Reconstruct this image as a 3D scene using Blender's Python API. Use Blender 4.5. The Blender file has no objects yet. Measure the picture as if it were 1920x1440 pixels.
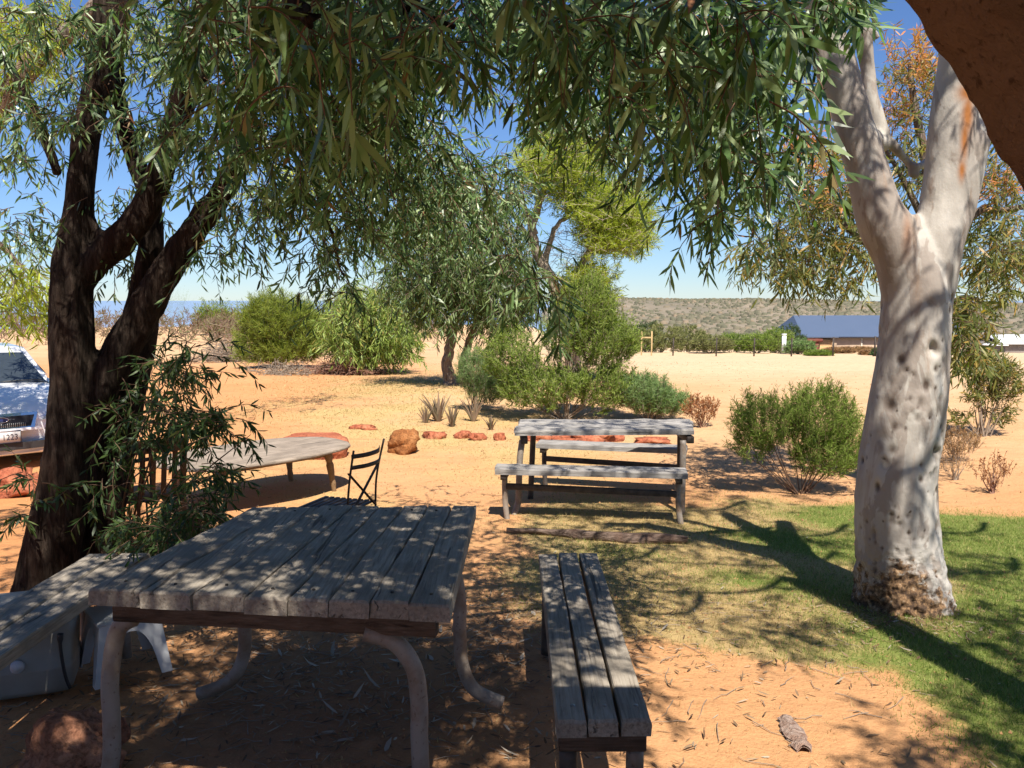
import bpy, bmesh, math, random
import numpy as np
from mathutils import Vector, noise, Matrix
rng = np.random.default_rng(11)
random.seed(11)
R = math.radians
scene = bpy.context.scene
C = scene.collection

# ------------------------------------------------------------------ camera
FPX = 1610.0
PITCH = math.atan(159 / FPX)
EYE = np.array([0, 0, 1.65])
cam = bpy.data.objects.new('camera', bpy.data.cameras.new('camera'))
C.objects.link(cam)
cam.location = EYE
cam.rotation_euler = (R(90) - PITCH, 0, 0)
cam.data.sensor_width = 36
cam.data.lens = 36 * FPX / 1920
cam.data.clip_start = 0.05
cam.data.clip_end = 60000
scene.camera = cam

# ------------------------------------------------------------------ light
SUN = np.array([0.15, -0.60, 1.0])
SUNN = SUN / np.linalg.norm(SUN)
EXPOSURE = 0.90
w = bpy.data.worlds.new('World')
scene.world = w
w.use_nodes = True
nt = w.node_tree
bg = nt.nodes['Background']
sky = nt.nodes.new('ShaderNodeTexSky')
sky.sky_type = 'NISHITA'
sky.sun_disc = False
sky.sun_elevation = math.asin(SUNN[2])
sky.sun_rotation = math.atan2(SUN[0], SUN[1])
sky.air_density = 1.0
sky.dust_density = 0.0
sky.altitude = 300
sky.ozone_density = 2.6
tint = nt.nodes.new('ShaderNodeMix')
tint.data_type = 'RGBA'
tint.blend_type = 'MULTIPLY'
tint.inputs[0].default_value = 1
tint.inputs[7].default_value = (.74, .93, 1.26, 1)
nt.links.new(sky.outputs[0], tint.inputs[6])
nt.links.new(tint.outputs[2], bg.inputs[0])
bg.inputs[1].default_value = 0.056
sl = bpy.data.lights.new('sun', 'SUN')
sl.energy = 5.0
sl.angle = R(0.5)
sl.color = (1.0, 0.93, 0.82)
so = bpy.data.objects.new('sun', sl)
C.objects.link(so)
so.location = (3, -12, 20)
so.rotation_euler = Vector(-SUNN).to_track_quat('-Z', 'Y').to_euler()
scene.view_settings.view_transform = 'Standard'
scene.view_settings.look = 'None'
scene.view_settings.exposure = EXPOSURE
scene.view_settings.gamma = 1
scene.cycles.max_bounces = 6
scene.cycles.diffuse_bounces = 3
scene.cycles.transmission_bounces = 4


# ------------------------------------------------------------------ pixel rays (turn a place in the photo into a place in the world)
def ray(px, py):
    u = (px - 960) / FPX
    v = (720 - py) / FPX
    return np.array([u, math.cos(PITCH) + v * math.sin(PITCH), -math.sin(PITCH) + v * math.cos(PITCH)])


def P(px, py, d):
    r = ray(px, py)
    return EYE + r * (d / r[1])


def PZ(px, py, z):
    r = ray(px, py)
    return EYE + r * ((z - EYE[2]) / r[2])


# ------------------------------------------------------------------ terrain
def sstep(a, b, x):
    t = np.clip((np.asarray(x, float) - a) / (b - a), 0, 1)
    return t * t * (3 - 2 * t)


_tabx = np.arange(-60, 130, 0.25)
_tab = np.interp(_tabx, [-60, 0, 3.2, 7, 11.5, 15, 20, 25, 40, 55, 90, 130], [0.3, 0, 0, -.2, -.16, -.03, -.15, -.30, -.95, -1.6, -1.35, -1.3])
_k = np.exp(-0.5 * (np.arange(-12, 13) / 4.0) ** 2)
_tab = np.convolve(np.pad(_tab, 12, mode='edge'), _k / _k.sum(), 'valid')


def wob(x, y, s):
    return (np.sin(x * 1.0 * s + 1.3 * np.sin(y * .7 * s)) + np.sin(y * 1.3 * s + 1.7 * np.sin(x * .6 * s + 1)) + .5 * np.sin((x + y) * 2.3 * s + .5)) / 2.5


def gz(x, y):
    x = np.asarray(x, float)
    y = np.asarray(y, float)
    r = np.hypot(x, y)
    z = np.interp(y, _tabx, _tab)
    z = z - .16 * sstep(-2.8, -5, x) * sstep(5.5, 8.5, y) * (1 - sstep(14, 22, y))
    z = z + .05 * wob(x, y, .6) * sstep(9, 20, r) + .012 * wob(x, y, 2.6) * sstep(2, 5, r)
    z = z - 2.6 * sstep(57, 80, y) * sstep(0, 10, x)
    z = z - .38 * sstep(34, 54, y) * sstep(2, 10, x)
    # beyond the plateau
    az = np.arctan2(x, y)
    f = sstep(95, 420, r)
    hill = sstep(R(-4), R(6), az) * (1 - sstep(R(75), R(100), az))
    valley = -45.0 + 24 * hill
    z = z * (1 - f) + f * valley
    hill_n = wob(x / 300, y / 300, 2.2) * 7 + wob(x / 120, y / 120, 2.5) * 4.0
    ridge = 21 + 1.5 * np.sin(az * 9) + 1.0 * np.sin(az * 23 + 1) + 3.0 * sstep(.02, .12, -np.abs(az - .11) + .13) - 6 * sstep(.30, .55, az)
    prof = sstep(430, 1450, r)
    z = z + hill * prof * (ridge + hill_n * (1 - prof) * .9)
    z = z - (1 - hill) * 45 * sstep(420, 800, r)
    z = z - 60 * sstep(2500, 6000, r)
    return z


def G(px, py, it=40):
    r = ray(px, py)
    t = 2.0
    lo, hi = .5, 400.0
    d = lo
    while d < hi:
        p = EYE + r * (d / r[1])
        if p[2] < gz(p[0], p[1]):
            break
        d *= 1.01
    a, b = d / 1.01, d
    for _ in range(20):
        m = (a + b) / 2
        p = EYE + r * (m / r[1])
        if p[2] < gz(p[0], p[1]):
            b = m
        else:
            a = m
    return EYE + r * (b / r[1])


def lawn_mask(x, y):
    n = .45 * wob(x, y, 2.1) + .25 * wob(x, y, 5.3)
    near = sstep(-.35, .35, y - (4.35 - .42 * (x - .4)) + n * .55)
    right = sstep(1.55, 2.1, x + .12 * (y - 3.2) + n * .3) * sstep(-1, 1.5, y)
    back = 1 - sstep(7.2, 8.3, y + n * .6 + .25 * (x - 2) * (x > 2))
    left = sstep(-.5, .5, x - .02 * y + n * .5)
    return np.clip(np.maximum(near, right) * back * left, 0, 1)


def green_mask(x, y):
    n = .6 * wob(x, y, 1.7) + .4 * wob(x, y, 4.1)
    return np.clip(sstep(.9, 2.9, x + n * .9 - .1 * (y - 5)) * .85 + .12 + .30 * n, 0, 1)


def straw_mask(x, y):
    n = .5 * wob(x, y, .9) + .35 * wob(x, y, 2.3)
    a = np.exp(-(((x + 1.9) / 2.6) ** 2 + ((y - 15) / 5.0) ** 2)) * 1.0
    b = np.exp(-(((x + .4) / 2.2) ** 2 + ((y - 8.6) / 2.6) ** 2)) * .75
    return np.clip((a + b) * (.75 + .8 * n), 0, 1)


def pale_mask(x, y):
    n = wob(x, y, .35) * .5
    return np.clip(sstep(12, 26, y + 3 * n) * sstep(-1.0, 5, x + n) * .95 + .35 * sstep(16, 40, y), 0, 1)


def red_mask(x, y):
    n = wob(x, y, .8) * .5
    return np.clip((1 - sstep(7, 12, y + 2 * n)) * .55 + .75 * (1 - sstep(-4.5, -1.2, x + n)) * (1 - sstep(22, 48, y)), 0, 1)


# ------------------------------------------------------------------ mesh helpers
class MB:
    def __init__(s):
        s.V, s.F, s.n = [], [], 0

    def add(s, V, Fs, mat=0, smooth=True):
        V = np.asarray(V, float).reshape(-1, 3)
        for F in Fs:
            F = np.asarray(F, int)
            if F.size:
                s.F.append((F + s.n, mat, smooth))
        s.V.append(V)
        s.n += len(V)
        return s

    def build(s, name, mats, parent=None, attrs=None):
        V = np.concatenate(s.V)
        me = bpy.data.meshes.new(name)
        me.vertices.add(len(V))
        me.vertices.foreach_set('co', V.astype(np.float32).ravel())
        li = np.concatenate([F.ravel() for F, m, sm in s.F])
        tot = np.concatenate([np.full(len(F), F.shape[1]) for F, m, sm in s.F])
        mi = np.concatenate([np.full(len(F), m) for F, m, sm in s.F])
        smo = np.concatenate([np.full(len(F), sm) for F, m, sm in s.F])
        me.loops.add(len(li))
        me.loops.foreach_set('vertex_index', li.astype(np.int32))
        me.polygons.add(len(tot))
        st = np.concatenate([[0], np.cumsum(tot)[:-1]])
        me.polygons.foreach_set('loop_start', st.astype(np.int32))
        me.polygons.foreach_set('material_index', mi.astype(np.int32))
        me.polygons.foreach_set('use_smooth', smo.astype(bool))
        me.update(calc_edges=True)
        me.validate()
        for m in (mats if isinstance(mats, (list, tuple)) else [mats]):
            me.materials.append(m)
        if attrs:
            for k, a in attrs.items():
                at = me.attributes.new(k, 'FLOAT', 'POINT')
                at.data.foreach_set('value', np.asarray(a, np.float32))
        o = bpy.data.objects.new(name, me)
        C.objects.link(o)
        if parent is not None:
            o.parent = parent
        return o


def tag(o, label=None, cat=None, group=None, kind=None):
    if label: o['label'] = label
    if cat: o['category'] = cat
    if group: o['group'] = group
    if kind: o['kind'] = kind
    return o


def thing(name, label, cat, loc=(0, 0, 0), rotz=0, group=None):
    o = bpy.data.objects.new(name, None)
    o.empty_display_size = .1
    C.objects.link(o)
    o.location = [float(v) for v in loc]
    o.rotation_euler = (0, 0, rotz)
    return tag(o, label, cat, group)


def copy_tree(o, parent=None):
    c = o.copy()
    C.objects.link(c)
    if parent is not None:
        c.parent = parent
    for ch in [q for q in bpy.data.objects if q.parent == o]:
        copy_tree(ch, c)
    return c


def nrm(a):
    return a / np.maximum(np.linalg.norm(a, axis=-1, keepdims=True), 1e-9)


def smooth_path(pts, k=4):
    pts = np.asarray(pts, float)
    n = len(pts)
    if n < 3: k = max(k, 1)
    out = []
    for i in range(n - 1):
        p0 = pts[max(i - 1, 0)]; p1 = pts[i]; p2 = pts[i + 1]; p3 = pts[min(i + 2, n - 1)]
        for j in range(k):
            t = j / k
            out.append(.5 * ((2 * p1) + (-p0 + p2) * t + (2 * p0 - 5 * p1 + 4 * p2 - p3) * t * t + (-p0 + 3 * p1 - 3 * p2 + p3) * t ** 3))
    out.append(pts[-1])
    return np.array(out)


def tube(path, rad, sides=8, cap=True):
    path = np.asarray(path, float)
    n = len(path)
    rad = np.broadcast_to(np.asarray(rad, float), (n,))
    T = nrm(np.gradient(path, axis=0))
    ref = np.array([0, 0, 1.0]) if abs(T[0][2]) < .9 else np.array([1.0, 0, 0])
    u = nrm(np.cross(T[0], ref))
    ang = np.arange(sides) * 2 * math.pi / sides
    V = []
    for i in range(n):
        u = nrm(u - T[i] * np.dot(u, T[i]))
        v = np.cross(T[i], u)
        V.append(path[i] + rad[i] * (np.cos(ang)[:, None] * u + np.sin(ang)[:, None] * v))
    V = np.concatenate(V)
    i = np.arange(n - 1)[:, None] * sides
    j = np.arange(sides)[None]
    j2 = (j + 1) % sides
    F = np.stack([i + j, i + j2, i + sides + j2, i + sides + j], -1).reshape(-1, 4)
    Fs = [F]
    if cap:
        Fs.append(np.array([list(range(sides))[::-1]]))
        Fs.append(np.array([[(n - 1) * sides + q for q in range(sides)]]))
    return V, Fs


def tubes_many(paths, r0, r1, sides=3):
    """paths (m,k,3) -> thin twigs"""
    m, k, _ = paths.shape
    T = nrm(np.gradient(paths, axis=1))
    ref = np.where(np.abs(T[:, :1, 2:3]) < .9, np.array([0, 0, 1.0]), np.array([1.0, 0, 0]))
    u = nrm(np.cross(T, np.broadcast_to(ref, T.shape)))
    v = np.cross(T, u)
    r0 = np.broadcast_to(np.asarray(r0, float), (m,))
    r1 = np.broadcast_to(np.asarray(r1, float), (m,))
    t = np.linspace(0, 1, k)
    rad = r0[:, None] * (1 - t) + r1[:, None] * t
    ang = np.arange(sides) * 2 * math.pi / sides
    V = paths[:, :, None] + rad[:, :, None, None] * (np.cos(ang)[:, None] * u[:, :, None] + np.sin(ang)[:, None] * v[:, :, None])
    idx = np.arange(m * k * sides).reshape(m, k, sides)
    a = idx[:, :-1]; b = idx[:, 1:]
    F = np.stack([a, np.roll(a, -1, 2), np.roll(b, -1, 2), b], -1).reshape(-1, 4)
    return V.reshape(-1, 3), [F]


def box(c, s, rot=0):
    c = np.array(c, float); s = np.array(s, float) / 2
    V = np.array([[x, y, z] for x in (-1, 1) for y in (-1, 1) for z in (-1, 1)], float) * s
    if rot:
        ca, sa = math.cos(rot), math.sin(rot)
        V = np.c_[V[:, 0] * ca - V[:, 1] * sa, V[:, 0] * sa + V[:, 1] * ca, V[:, 2]]
    F = np.array([[0, 1, 3, 2], [4, 6, 7, 5], [0, 4, 5, 1], [2, 3, 7, 6], [0, 2, 6, 4], [1, 5, 7, 3]])
    return V + c, [F]


def beam(a, b, w_, h, bev=.006, seg=2, up=(0, 0, 1), jit=0.0, cup=0.0):
    """squared timber from a to b with rounded edges; w_ across, h along up"""
    a = np.array(a, float); b = np.array(b, float)
    T = nrm(b - a)
    up = np.array(up, float)
    s_ = nrm(np.cross(T, up)); u_ = np.cross(s_, T)
    hw, hh = w_ / 2, h / 2
    prof = []
    for (sx, sz) in ((1, 1), (-1, 1), (-1, -1), (1, -1)):
        cx, cz = sx * (hw - bev), sz * (hh - bev)
        a0 = {(1, 1): 0, (-1, 1): 90, (-1, -1): 180, (1, -1): 270}[(sx, sz)]
        for q in range(3):
            an = R(a0 + q * 45)
            prof.append((cx + bev * math.cos(an), cz + bev * math.sin(an)))
    # extra points along the top so that wear can cup it
    prof = np.array(prof)
    m = len(prof)
    ts = np.linspace(0, 1, seg + 1)
    V = []
    for i, t in enumerate(ts):
        c = a + (b - a) * t
        pr = prof.copy()
        if jit:
            pr = pr + rng.normal(0, jit, pr.shape)
        V.append(c + pr[:, :1] * s_ + pr[:, 1:] * u_)
    V0 = a + (prof[:, :1] * s_ + prof[:, 1:] * u_) * .94 - T * min(.004, bev)
    V1 = b + (prof[:, :1] * s_ + prof[:, 1:] * u_) * .94 + T * min(.004, bev)
    V = np.concatenate([V0] + V + [V1])
    n = seg + 3
    i = np.arange(n - 1)[:, None] * m
    j = np.arange(m)[None]; j2 = (j + 1) % m
    F = np.stack([i + j, i + j2, i + m + j2, i + m + j], -1).reshape(-1, 4)
    return V, [F, np.array([list(range(m))[::-1]]), np.array([[(n - 1) * m + q for q in range(m)]])]


def plank(p0, p1, p2, p3, h, seg=14, bev=.007, jit=.0016):
    """board whose top is the quad p0(near left) p1(near right) p2(far right) p3(far left)"""
    p0, p1, p2, p3 = [np.array(p, float) for p in (p0, p1, p2, p3)]
    cols = np.array([0, .04, .18, .5, .82, .96, 1.0])
    drop = np.array([bev, 0, 0, 0, 0, 0, bev])
    V = []
    ph = rng.uniform(0, 9)
    ends = np.r_[[0.0], np.linspace(.006, .994, seg), [1.0]]
    for t in ends:
        l = p0 + (p3 - p0) * t; r = p1 + (p2 - p1) * t
        wv = .003 * math.sin(ph + t * 9) + rng.normal(0, jit)
        e = bev if t in (0.0, 1.0) else 0
        side = nrm(r - l)
        top = [l + (r - l) * c + np.array([0, 0, -dz - e + rng.normal(0, jit) * .7]) + side * (wv if 0 < c < 1 else wv * .6) for c, dz in zip(cols, drop)]
        bot = [r + np.array([0, 0, -h]), l + np.array([0, 0, -h])]
        V += top + bot
    m = len(cols) + 2
    n = len(ends)
    i = np.arange(n - 1)[:, None] * m
    j = np.arange(m)[None]; j2 = (j + 1) % m
    F = np.stack([i + j, i + j2, i + m + j2, i + m + j], -1).reshape(-1, 4)
    return np.array(V), [F, np.array([list(range(m))[::-1]]), np.array([[(n - 1) * m + q for q in range(m)]])]


def leaves(Pb, D, N, L, W, curl=0.15, fold=0.0, simple=False):
    """lens-shaped leaves: base points, directions, face normals"""
    n = len(Pb)
    D = nrm(D)
    S = nrm(np.cross(D, N))
    N = np.cross(S, D)
    L = np.broadcast_to(L, (n,))[:, None]
    W = np.broadcast_to(W, (n,))[:, None] / 2
    cu = np.broadcast_to(curl, (n,))[:, None]
    if simple:
        mid = Pb + D * L * .45 + N * cu * L * .12
        tip = Pb + D * L + N * cu * L * .5
        V = np.stack([Pb, mid + S * W, tip, mid - S * W], 1).reshape(-1, 3)
        b = np.arange(n)[:, None] * 4
        return V, [b + np.array([[0, 1, 2, 3]])]
    def at(t):
        return Pb + D * L * (t - .12 * cu * cu * t * t) + N * cu * L * t * t
    a, c, d = at(.22), at(.62), at(1.0)
    sk = rng.normal(0, .12, (n, 1))
    V = np.stack([Pb, a + S * W * .82, a - S * W * .82, c + S * W * (.85 + sk), c - S * W * (.85 - sk), d], 1).reshape(-1, 3)
    b = np.arange(n)[:, None] * 6
    return V, [np.concatenate([b + np.array([[0, 1, 2]]), b + np.array([[3, 5, 4]])]), b + np.array([[1, 3, 4, 2]])]


def randdir(n):
    return nrm(rng.normal(0, 1, (n, 3)))


def sprays(mb, starts, length, droop, nleaf, L, W, mat_leaf=0, mat_twig=1, dirs=None, spread=.8, grav=.4, twig_r=.0018, k=6,
           up=0.0, curl=.18, simple=False, face=(.12, -.75, .45), lvar=.25):
    """twigs that leave their start point and bend (droop>0: down, <0: up), with leaves along them"""
    m = len(starts)
    if m == 0: return
    if dirs is None:
        dirs = randdir(m)
        dirs[:, 2] = dirs[:, 2] * .5 + up
    d = nrm(dirs)
    Ls = np.broadcast_to(length, (m,)) * rng.uniform(.6, 1.3, m)
    pts = [np.array(starts, float)]
    for i in range(k - 1):
        d = nrm(d + np.array([0, 0, -1.0]) * droop * (.35 + rng.random((m, 1)) * .4) + rng.normal(0, .13, (m, 3)))
        pts.append(pts[-1] + d * (Ls / (k - 1))[:, None])
    paths = np.stack(pts, 1)
    V, F = tubes_many(paths, twig_r * 1.5, twig_r * .6)
    mb.add(V, F, mat_twig)
    nl = nleaf
    t = rng.uniform(.12, 1.0, (m, nl)) * (k - 1)
    t = np.sort(t, axis=1)
    t[:, -2:] = (k - 1) * rng.uniform(.95, .999, (m, 2))
    i = np.minimum(t.astype(int), k - 2)
    fr = (t - i)[..., None]
    mi = np.arange(m)[:, None]
    a = paths[mi, i]; b = paths[mi, i + 1]
    base = (a * (1 - fr) + b * fr).reshape(-1, 3)
    td = nrm(b - a).reshape(-1, 3)
    n = len(base)
    D = nrm(td * .65 + randdir(n) * spread + np.array([0, 0, -grav]))
    N = randdir(n)
    if face is not None:
        sg = np.where(rng.random((n, 1)) < .8, 1, -1)
        N = nrm(N * .75 + np.array(face) * sg)
    LL = L * rng.uniform(1 - lvar, 1 + lvar, n) * np.where(rng.random(n) < .15, .6, 1)
    WW = W * LL / L * rng.uniform(.75, 1.25, n)
    V, F = leaves(base, D, N, LL, WW, rng.normal(0, curl, n), simple=simple)
    mb.add(V, F, mat_leaf, smooth=False)


def ell(c, r, n, shell=.0):
    d = randdir(n)
    q = rng.random((n, 1)) ** (1 / 3)
    q = shell + (1 - shell) * q
    return np.array(c) + d * q * np.array(r)


def pix(cx, cy, rx, ry, d, rd, n):
    """points of a clump of foliage: where it stands in the photo, at its distance from the camera"""
    a = rng.uniform(0, 2 * math.pi, n)
    q = np.sqrt(rng.random(n))
    dd = np.clip(rng.normal(d, rd, n), d - 2 * rd, d + 2 * rd)
    return np.array([P(cx + rx * q_ * math.cos(a_), cy + ry * q_ * math.sin(a_), d_) for a_, q_, d_ in zip(a, q, dd)]).reshape(-1, 3)


def rock(loc, size, seed=0, rough=.35, sub=4, rotz=0, flat=None, facet=0.0):
    bm = bmesh.new()
    bmesh.ops.create_icosphere(bm, subdivisions=sub, radius=1)
    ox = Vector((seed * 7.3, seed * 3.1, seed * 1.7))
    for v in bm.verts:
        p = v.co.copy()
        n = noise.fractal(p * 1.1 + ox, 1.0, 2.0, 4) * rough
        n += noise.noise(p * 6 + ox) * rough * .12
        if facet:
            n += facet * (noise.cell(p * 1.6 + ox) - .5)
        q = p * (1 + n)
        if flat is not None and q.z > flat:
            q.z = flat + (q.z - flat) * .12
        v.co = Vector((q.x * size[0], q.y * size[1], q.z * size[2]))
    V = np.array([v.co[:] for v in bm.verts])
    F = np.array([[v.index for v in f.verts] for f in bm.faces])
    bm.free()
    ca, sa = math.cos(rotz), math.sin(rotz)
    V = np.c_[V[:, 0] * ca - V[:, 1] * sa, V[:, 0] * sa + V[:, 1] * ca, V[:, 2]]
    return V, [F]


def apply_mods(o):
    dg = bpy.context.evaluated_depsgraph_get()
    dg.update()
    me = bpy.data.meshes.new_from_object(o.evaluated_get(dg))
    o.modifiers.clear()
    old = o.data
    o.data = me
    bpy.data.meshes.remove(old)
    return o


def remesh_smooth(o, vox, it=6, fac=.5):
    m = o.modifiers.new('r', 'REMESH'); m.mode = 'VOXEL'; m.voxel_size = vox; m.use_smooth_shade = True
    s = o.modifiers.new('s', 'SMOOTH'); s.factor = fac; s.iterations = it
    mats = list(o.data.materials)
    apply_mods(o)
    o.data.materials.clear()
    for q in mats: o.data.materials.append(q)
    n = len(o.data.polygons)
    o.data.polygons.foreach_set('use_smooth', np.ones(n, bool))
    o.data.polygons.foreach_set('material_index', np.zeros(n, np.int32))
    return o


def get_co(o):
    n = len(o.data.vertices)
    a = np.empty(n * 3, np.float32); o.data.vertices.foreach_get('co', a)
    b = np.empty(n * 3, np.float32); o.data.vertices.foreach_get('normal', b)
    return a.reshape(-1, 3).astype(float), b.reshape(-1, 3).astype(float)


def set_co(o, V):
    o.data.vertices.foreach_set('co', V.astype(np.float32).ravel())
    o.data.update()


# ------------------------------------------------------------------ materials
class Mat:
    def __init__(s, name, rough=.8, spec=.25):
        s.m = bpy.data.materials.new(name)
        s.m.use_nodes = True
        s.t = s.m.node_tree
        s.b = s.t.nodes['Principled BSDF']
        s.out = s.t.nodes['Material Output']
        s.b.inputs['Roughness'].default_value = rough
        s.b.inputs['Specular IOR Level'].default_value = spec
        s.co = s.t.nodes.new('ShaderNodeTexCoord').outputs['Object']

    def n(s, ty, **kw):
        q = s.t.nodes.new(ty)
        for k, v in kw.items(): setattr(q, k, v)
        return q

    def l(s, a, b): s.t.links.new(a, b)

    def val(s, sock, v):
        if hasattr(v, 'is_output') or isinstance(v, bpy.types.NodeSocket): s.l(v, sock)
        elif isinstance(v, (tuple, list)): sock.default_value = (*v, 1)[:4] if len(sock.default_value) == 4 else v
        else: sock.default_value = v

    def map(s, scale=(1, 1, 1), loc=None, rot=(0, 0, 0), vec=None):
        q = s.n('ShaderNodeMapping')
        s.l(vec or s.co, q.inputs[0])
        q.inputs['Scale'].default_value = scale
        q.inputs['Rotation'].default_value = rot
        if loc is not None: s.val(q.inputs['Location'], loc)
        return q.outputs[0]

    def noise(s, sc, det=4, ro=.55, vec=None, dist=0):
        q = s.n('ShaderNodeTexNoise')
        s.l(vec or s.co, q.inputs['Vector'])
        q.inputs['Scale'].default_value = sc
        q.inputs['Detail'].default_value = det
        q.inputs['Roughness'].default_value = ro
        q.inputs['Distortion'].default_value = dist
        return q.outputs['Fac']

    def vor(s, sc, vec=None, feat='F1', out='Distance', rnd=1):
        q = s.n('ShaderNodeTexVoronoi', feature=feat)
        s.l(vec or s.co, q.inputs['Vector'])
        q.inputs['Scale'].default_value = sc
        q.inputs['Randomness'].default_value = rnd
        return q.outputs[out]

    def attr(s, name):
        q = s.n('ShaderNodeAttribute'); q.attribute_name = name
        return q.outputs['Fac']

    def rand(s): return s.n('ShaderNodeNewGeometry').outputs['Random Per Island']

    def ramp(s, fac, stops):
        q = s.n('ShaderNodeValToRGB')
        s.l(fac, q.inputs[0])
        e = q.color_ramp.elements
        while len(e) < len(stops): e.new(.5)
        for el, (p, c) in zip(e, stops):
            el.position = p
            el.color = (c, c, c, 1) if isinstance(c, (int, float)) else (*c, 1)
        return q.outputs[0]

    def mix(s, fac, a, b, blend='MIX'):
        q = s.n('ShaderNodeMix', data_type='RGBA', blend_type=blend)
        s.val(q.inputs[0], fac); s.val(q.inputs[6], a); s.val(q.inputs[7], b)
        return q.outputs[2]

    def mth(s, op, a, b=0, clamp=False):
        q = s.n('ShaderNodeMath', operation=op, use_clamp=clamp)
        s.val(q.inputs[0], a); s.val(q.inputs[1], b)
        return q.outputs[0]

    def col(s, c): s.val(s.b.inputs['Base Color'], c); return s

    def bump(s, h, st=.5, dist=.01):
        q = s.n('ShaderNodeBump')
        s.l(h, q.inputs['Height'])
        q.inputs['Strength'].default_value = st
        q.inputs['Distance'].default_value = dist
        s.l(q.outputs[0], s.b.inputs['Normal'])
        return s


def leaf_mat(name, stops, trans=.35, rough=.45, spec=.35):
    M = Mat(name, rough, spec)
    r = M.rand()
    c = M.ramp(r, stops)
    M.col(c)
    tr = M.n('ShaderNodeBsdfTranslucent')
    c2 = M.mix(1.0, c, (1.05, 1.5, .5), 'MULTIPLY')
    M.l(c2, tr.inputs[0])
    mx = M.n('ShaderNodeMixShader')
    mx.inputs[0].default_value = trans
    M.l(M.b.outputs[0], mx.inputs[1]); M.l(tr.outputs[0], mx.inputs[2])
    M.l(mx.outputs[0], M.out.inputs[0])
    return M.m


LEAF = leaf_mat('weeping_leaf', [(0, (.03, .055, .018)), (.30, (.06, .12, .032)), (.60, (.15, .24, .085)), (.975, (.32, .41, .21)), (1, (.24, .10, .045))], .30, .38, .5)
LEAF_BG = leaf_mat('grey_green_leaf', [(0, (.03, .055, .014)), (.45, (.07, .115, .03)), (1, (.20, .265, .09))], .28)
LEAF_OLIVE = leaf_mat('olive_leaf', [(0, (.07, .09, .025)), (.5, (.15, .165, .045)), (.8, (.25, .22, .06)), (1, (.38, .21, .05))])
LEAF_ORANGE = leaf_mat('orange_leaf', [(0, (.26, .22, .05)), (.4, (.48, .23, .06)), (1, (.55, .19, .07))])
LEAF_YEL = leaf_mat('yellow_green_leaf', [(0, (.17, .21, .02)), (.5, (.29, .34, .03)), (1, (.42, .46, .07))], .35, .6, .2)
LEAF_FINE = leaf_mat('fine_bright_leaf', [(0, (.09, .12, .02)), (.5, (.18, .22, .03)), (1, (.27, .31, .05))], .3, .6, .2)
LEAF_WILLOW = leaf_mat('fresh_green_leaf', [(0, (.09, .14, .03)), (.5, (.20, .28, .055)), (.85, (.32, .40, .10)), (1, (.46, .38, .13))])
LEAF_SHRUB = leaf_mat('dull_green_leaf', [(0, (.085, .125, .02)), (.5, (.17, .23, .04)), (1, (.27, .33, .08))], .35, .6, .2)
LEAF_BLUE = leaf_mat('blue_green_leaf', [(0, (.09, .14, .05)), (.5, (.16, .24, .085)), (1, (.24, .33, .13))], .3, .6, .2)
LEAF_DARK = leaf_mat('dark_green_leaf', [(0, (.018, .038, .010)), (.5, (.035, .07, .018)), (.9, (.075, .12, .035)), (1, (.14, .16, .05))])
LEAF_DRY = leaf_mat('dry_leaf', [(0, (.16, .08, .04)), (.5, (.28, .15, .07)), (1, (.36, .24, .12))], .2, .8, .1)
LEAF_RED = leaf_mat('rusty_leaf', [(0, (.17, .06, .025)), (.5, (.27, .10, .04)), (1, (.34, .18, .08))], .2, .8, .1)
ALOE = leaf_mat('aloe_leaf', [(0, (.10, .09, .05)), (.6, (.20, .13, .09)), (1, (.25, .20, .12))], .1, .6, .2)
GRASS_G = leaf_mat('lawn_blade', [(0, (.09, .13, .022)), (.45, (.16, .235, .045)), (.75, (.25, .30, .08)), (1, (.44, .39, .17))], .3, .6, .2)
GRASS_D = leaf_mat('straw_blade', [(0, (.25, .17, .07)), (.5, (.42, .31, .14)), (1, (.55, .43, .22))], .2, .8, .1)
LITTER = leaf_mat('fallen_leaf', [(0, (.09, .05, .03)), (.4, (.17, .105, .06)), (.8, (.27, .20, .13)), (1, (.40, .35, .28))], .1, .7, .2)


def mk_twig(name, a, b):
    M = Mat(name, .85, .1)
    M.col(M.mix(M.noise(30, 2), a, b))
    return M.m


TWIG = mk_twig('twig_bark', (.10, .055, .035), (.20, .13, .09))
TWIG_GREY = mk_twig('grey_twig', (.16, .12, .09), (.34, .28, .22))
TWIG_PALE = mk_twig('pale_twig', (.30, .24, .19), (.45, .38, .30))
TWIG_RED = mk_twig('reddish_twig', (.18, .09, .06), (.32, .20, .15))


def m_bark(name, dark, light, red, st=(1, 1, .16)):
    M = Mat(name, .95, .08)
    v = M.map(st)
    n1 = M.noise(38, 8, .65, v, .6)
    n2 = M.noise(7, 5, .6, M.map((1, 1, .35)))
    n3 = M.noise(110, 4, .6, v)
    c = M.mix(M.ramp(n1, [(.36, 0), (.68, 1)]), dark, light)
    c = M.mix(M.ramp(n2, [(.45, 0), (.72, .8)]), c, red)
    M.col(c)
    h = M.mth('ADD', n1, M.mth('MULTIPLY', n3, .35))
    M.bump(h, 1.0, .03)
    return M.m


BARK = m_bark('dark_bark', (.008, .0055, .004), (.060, .045, .035), (.035, .018, .012))
BARK2 = m_bark('grey_bark', (.07, .05, .04), (.34, .28, .23), (.22, .14, .09))


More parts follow.
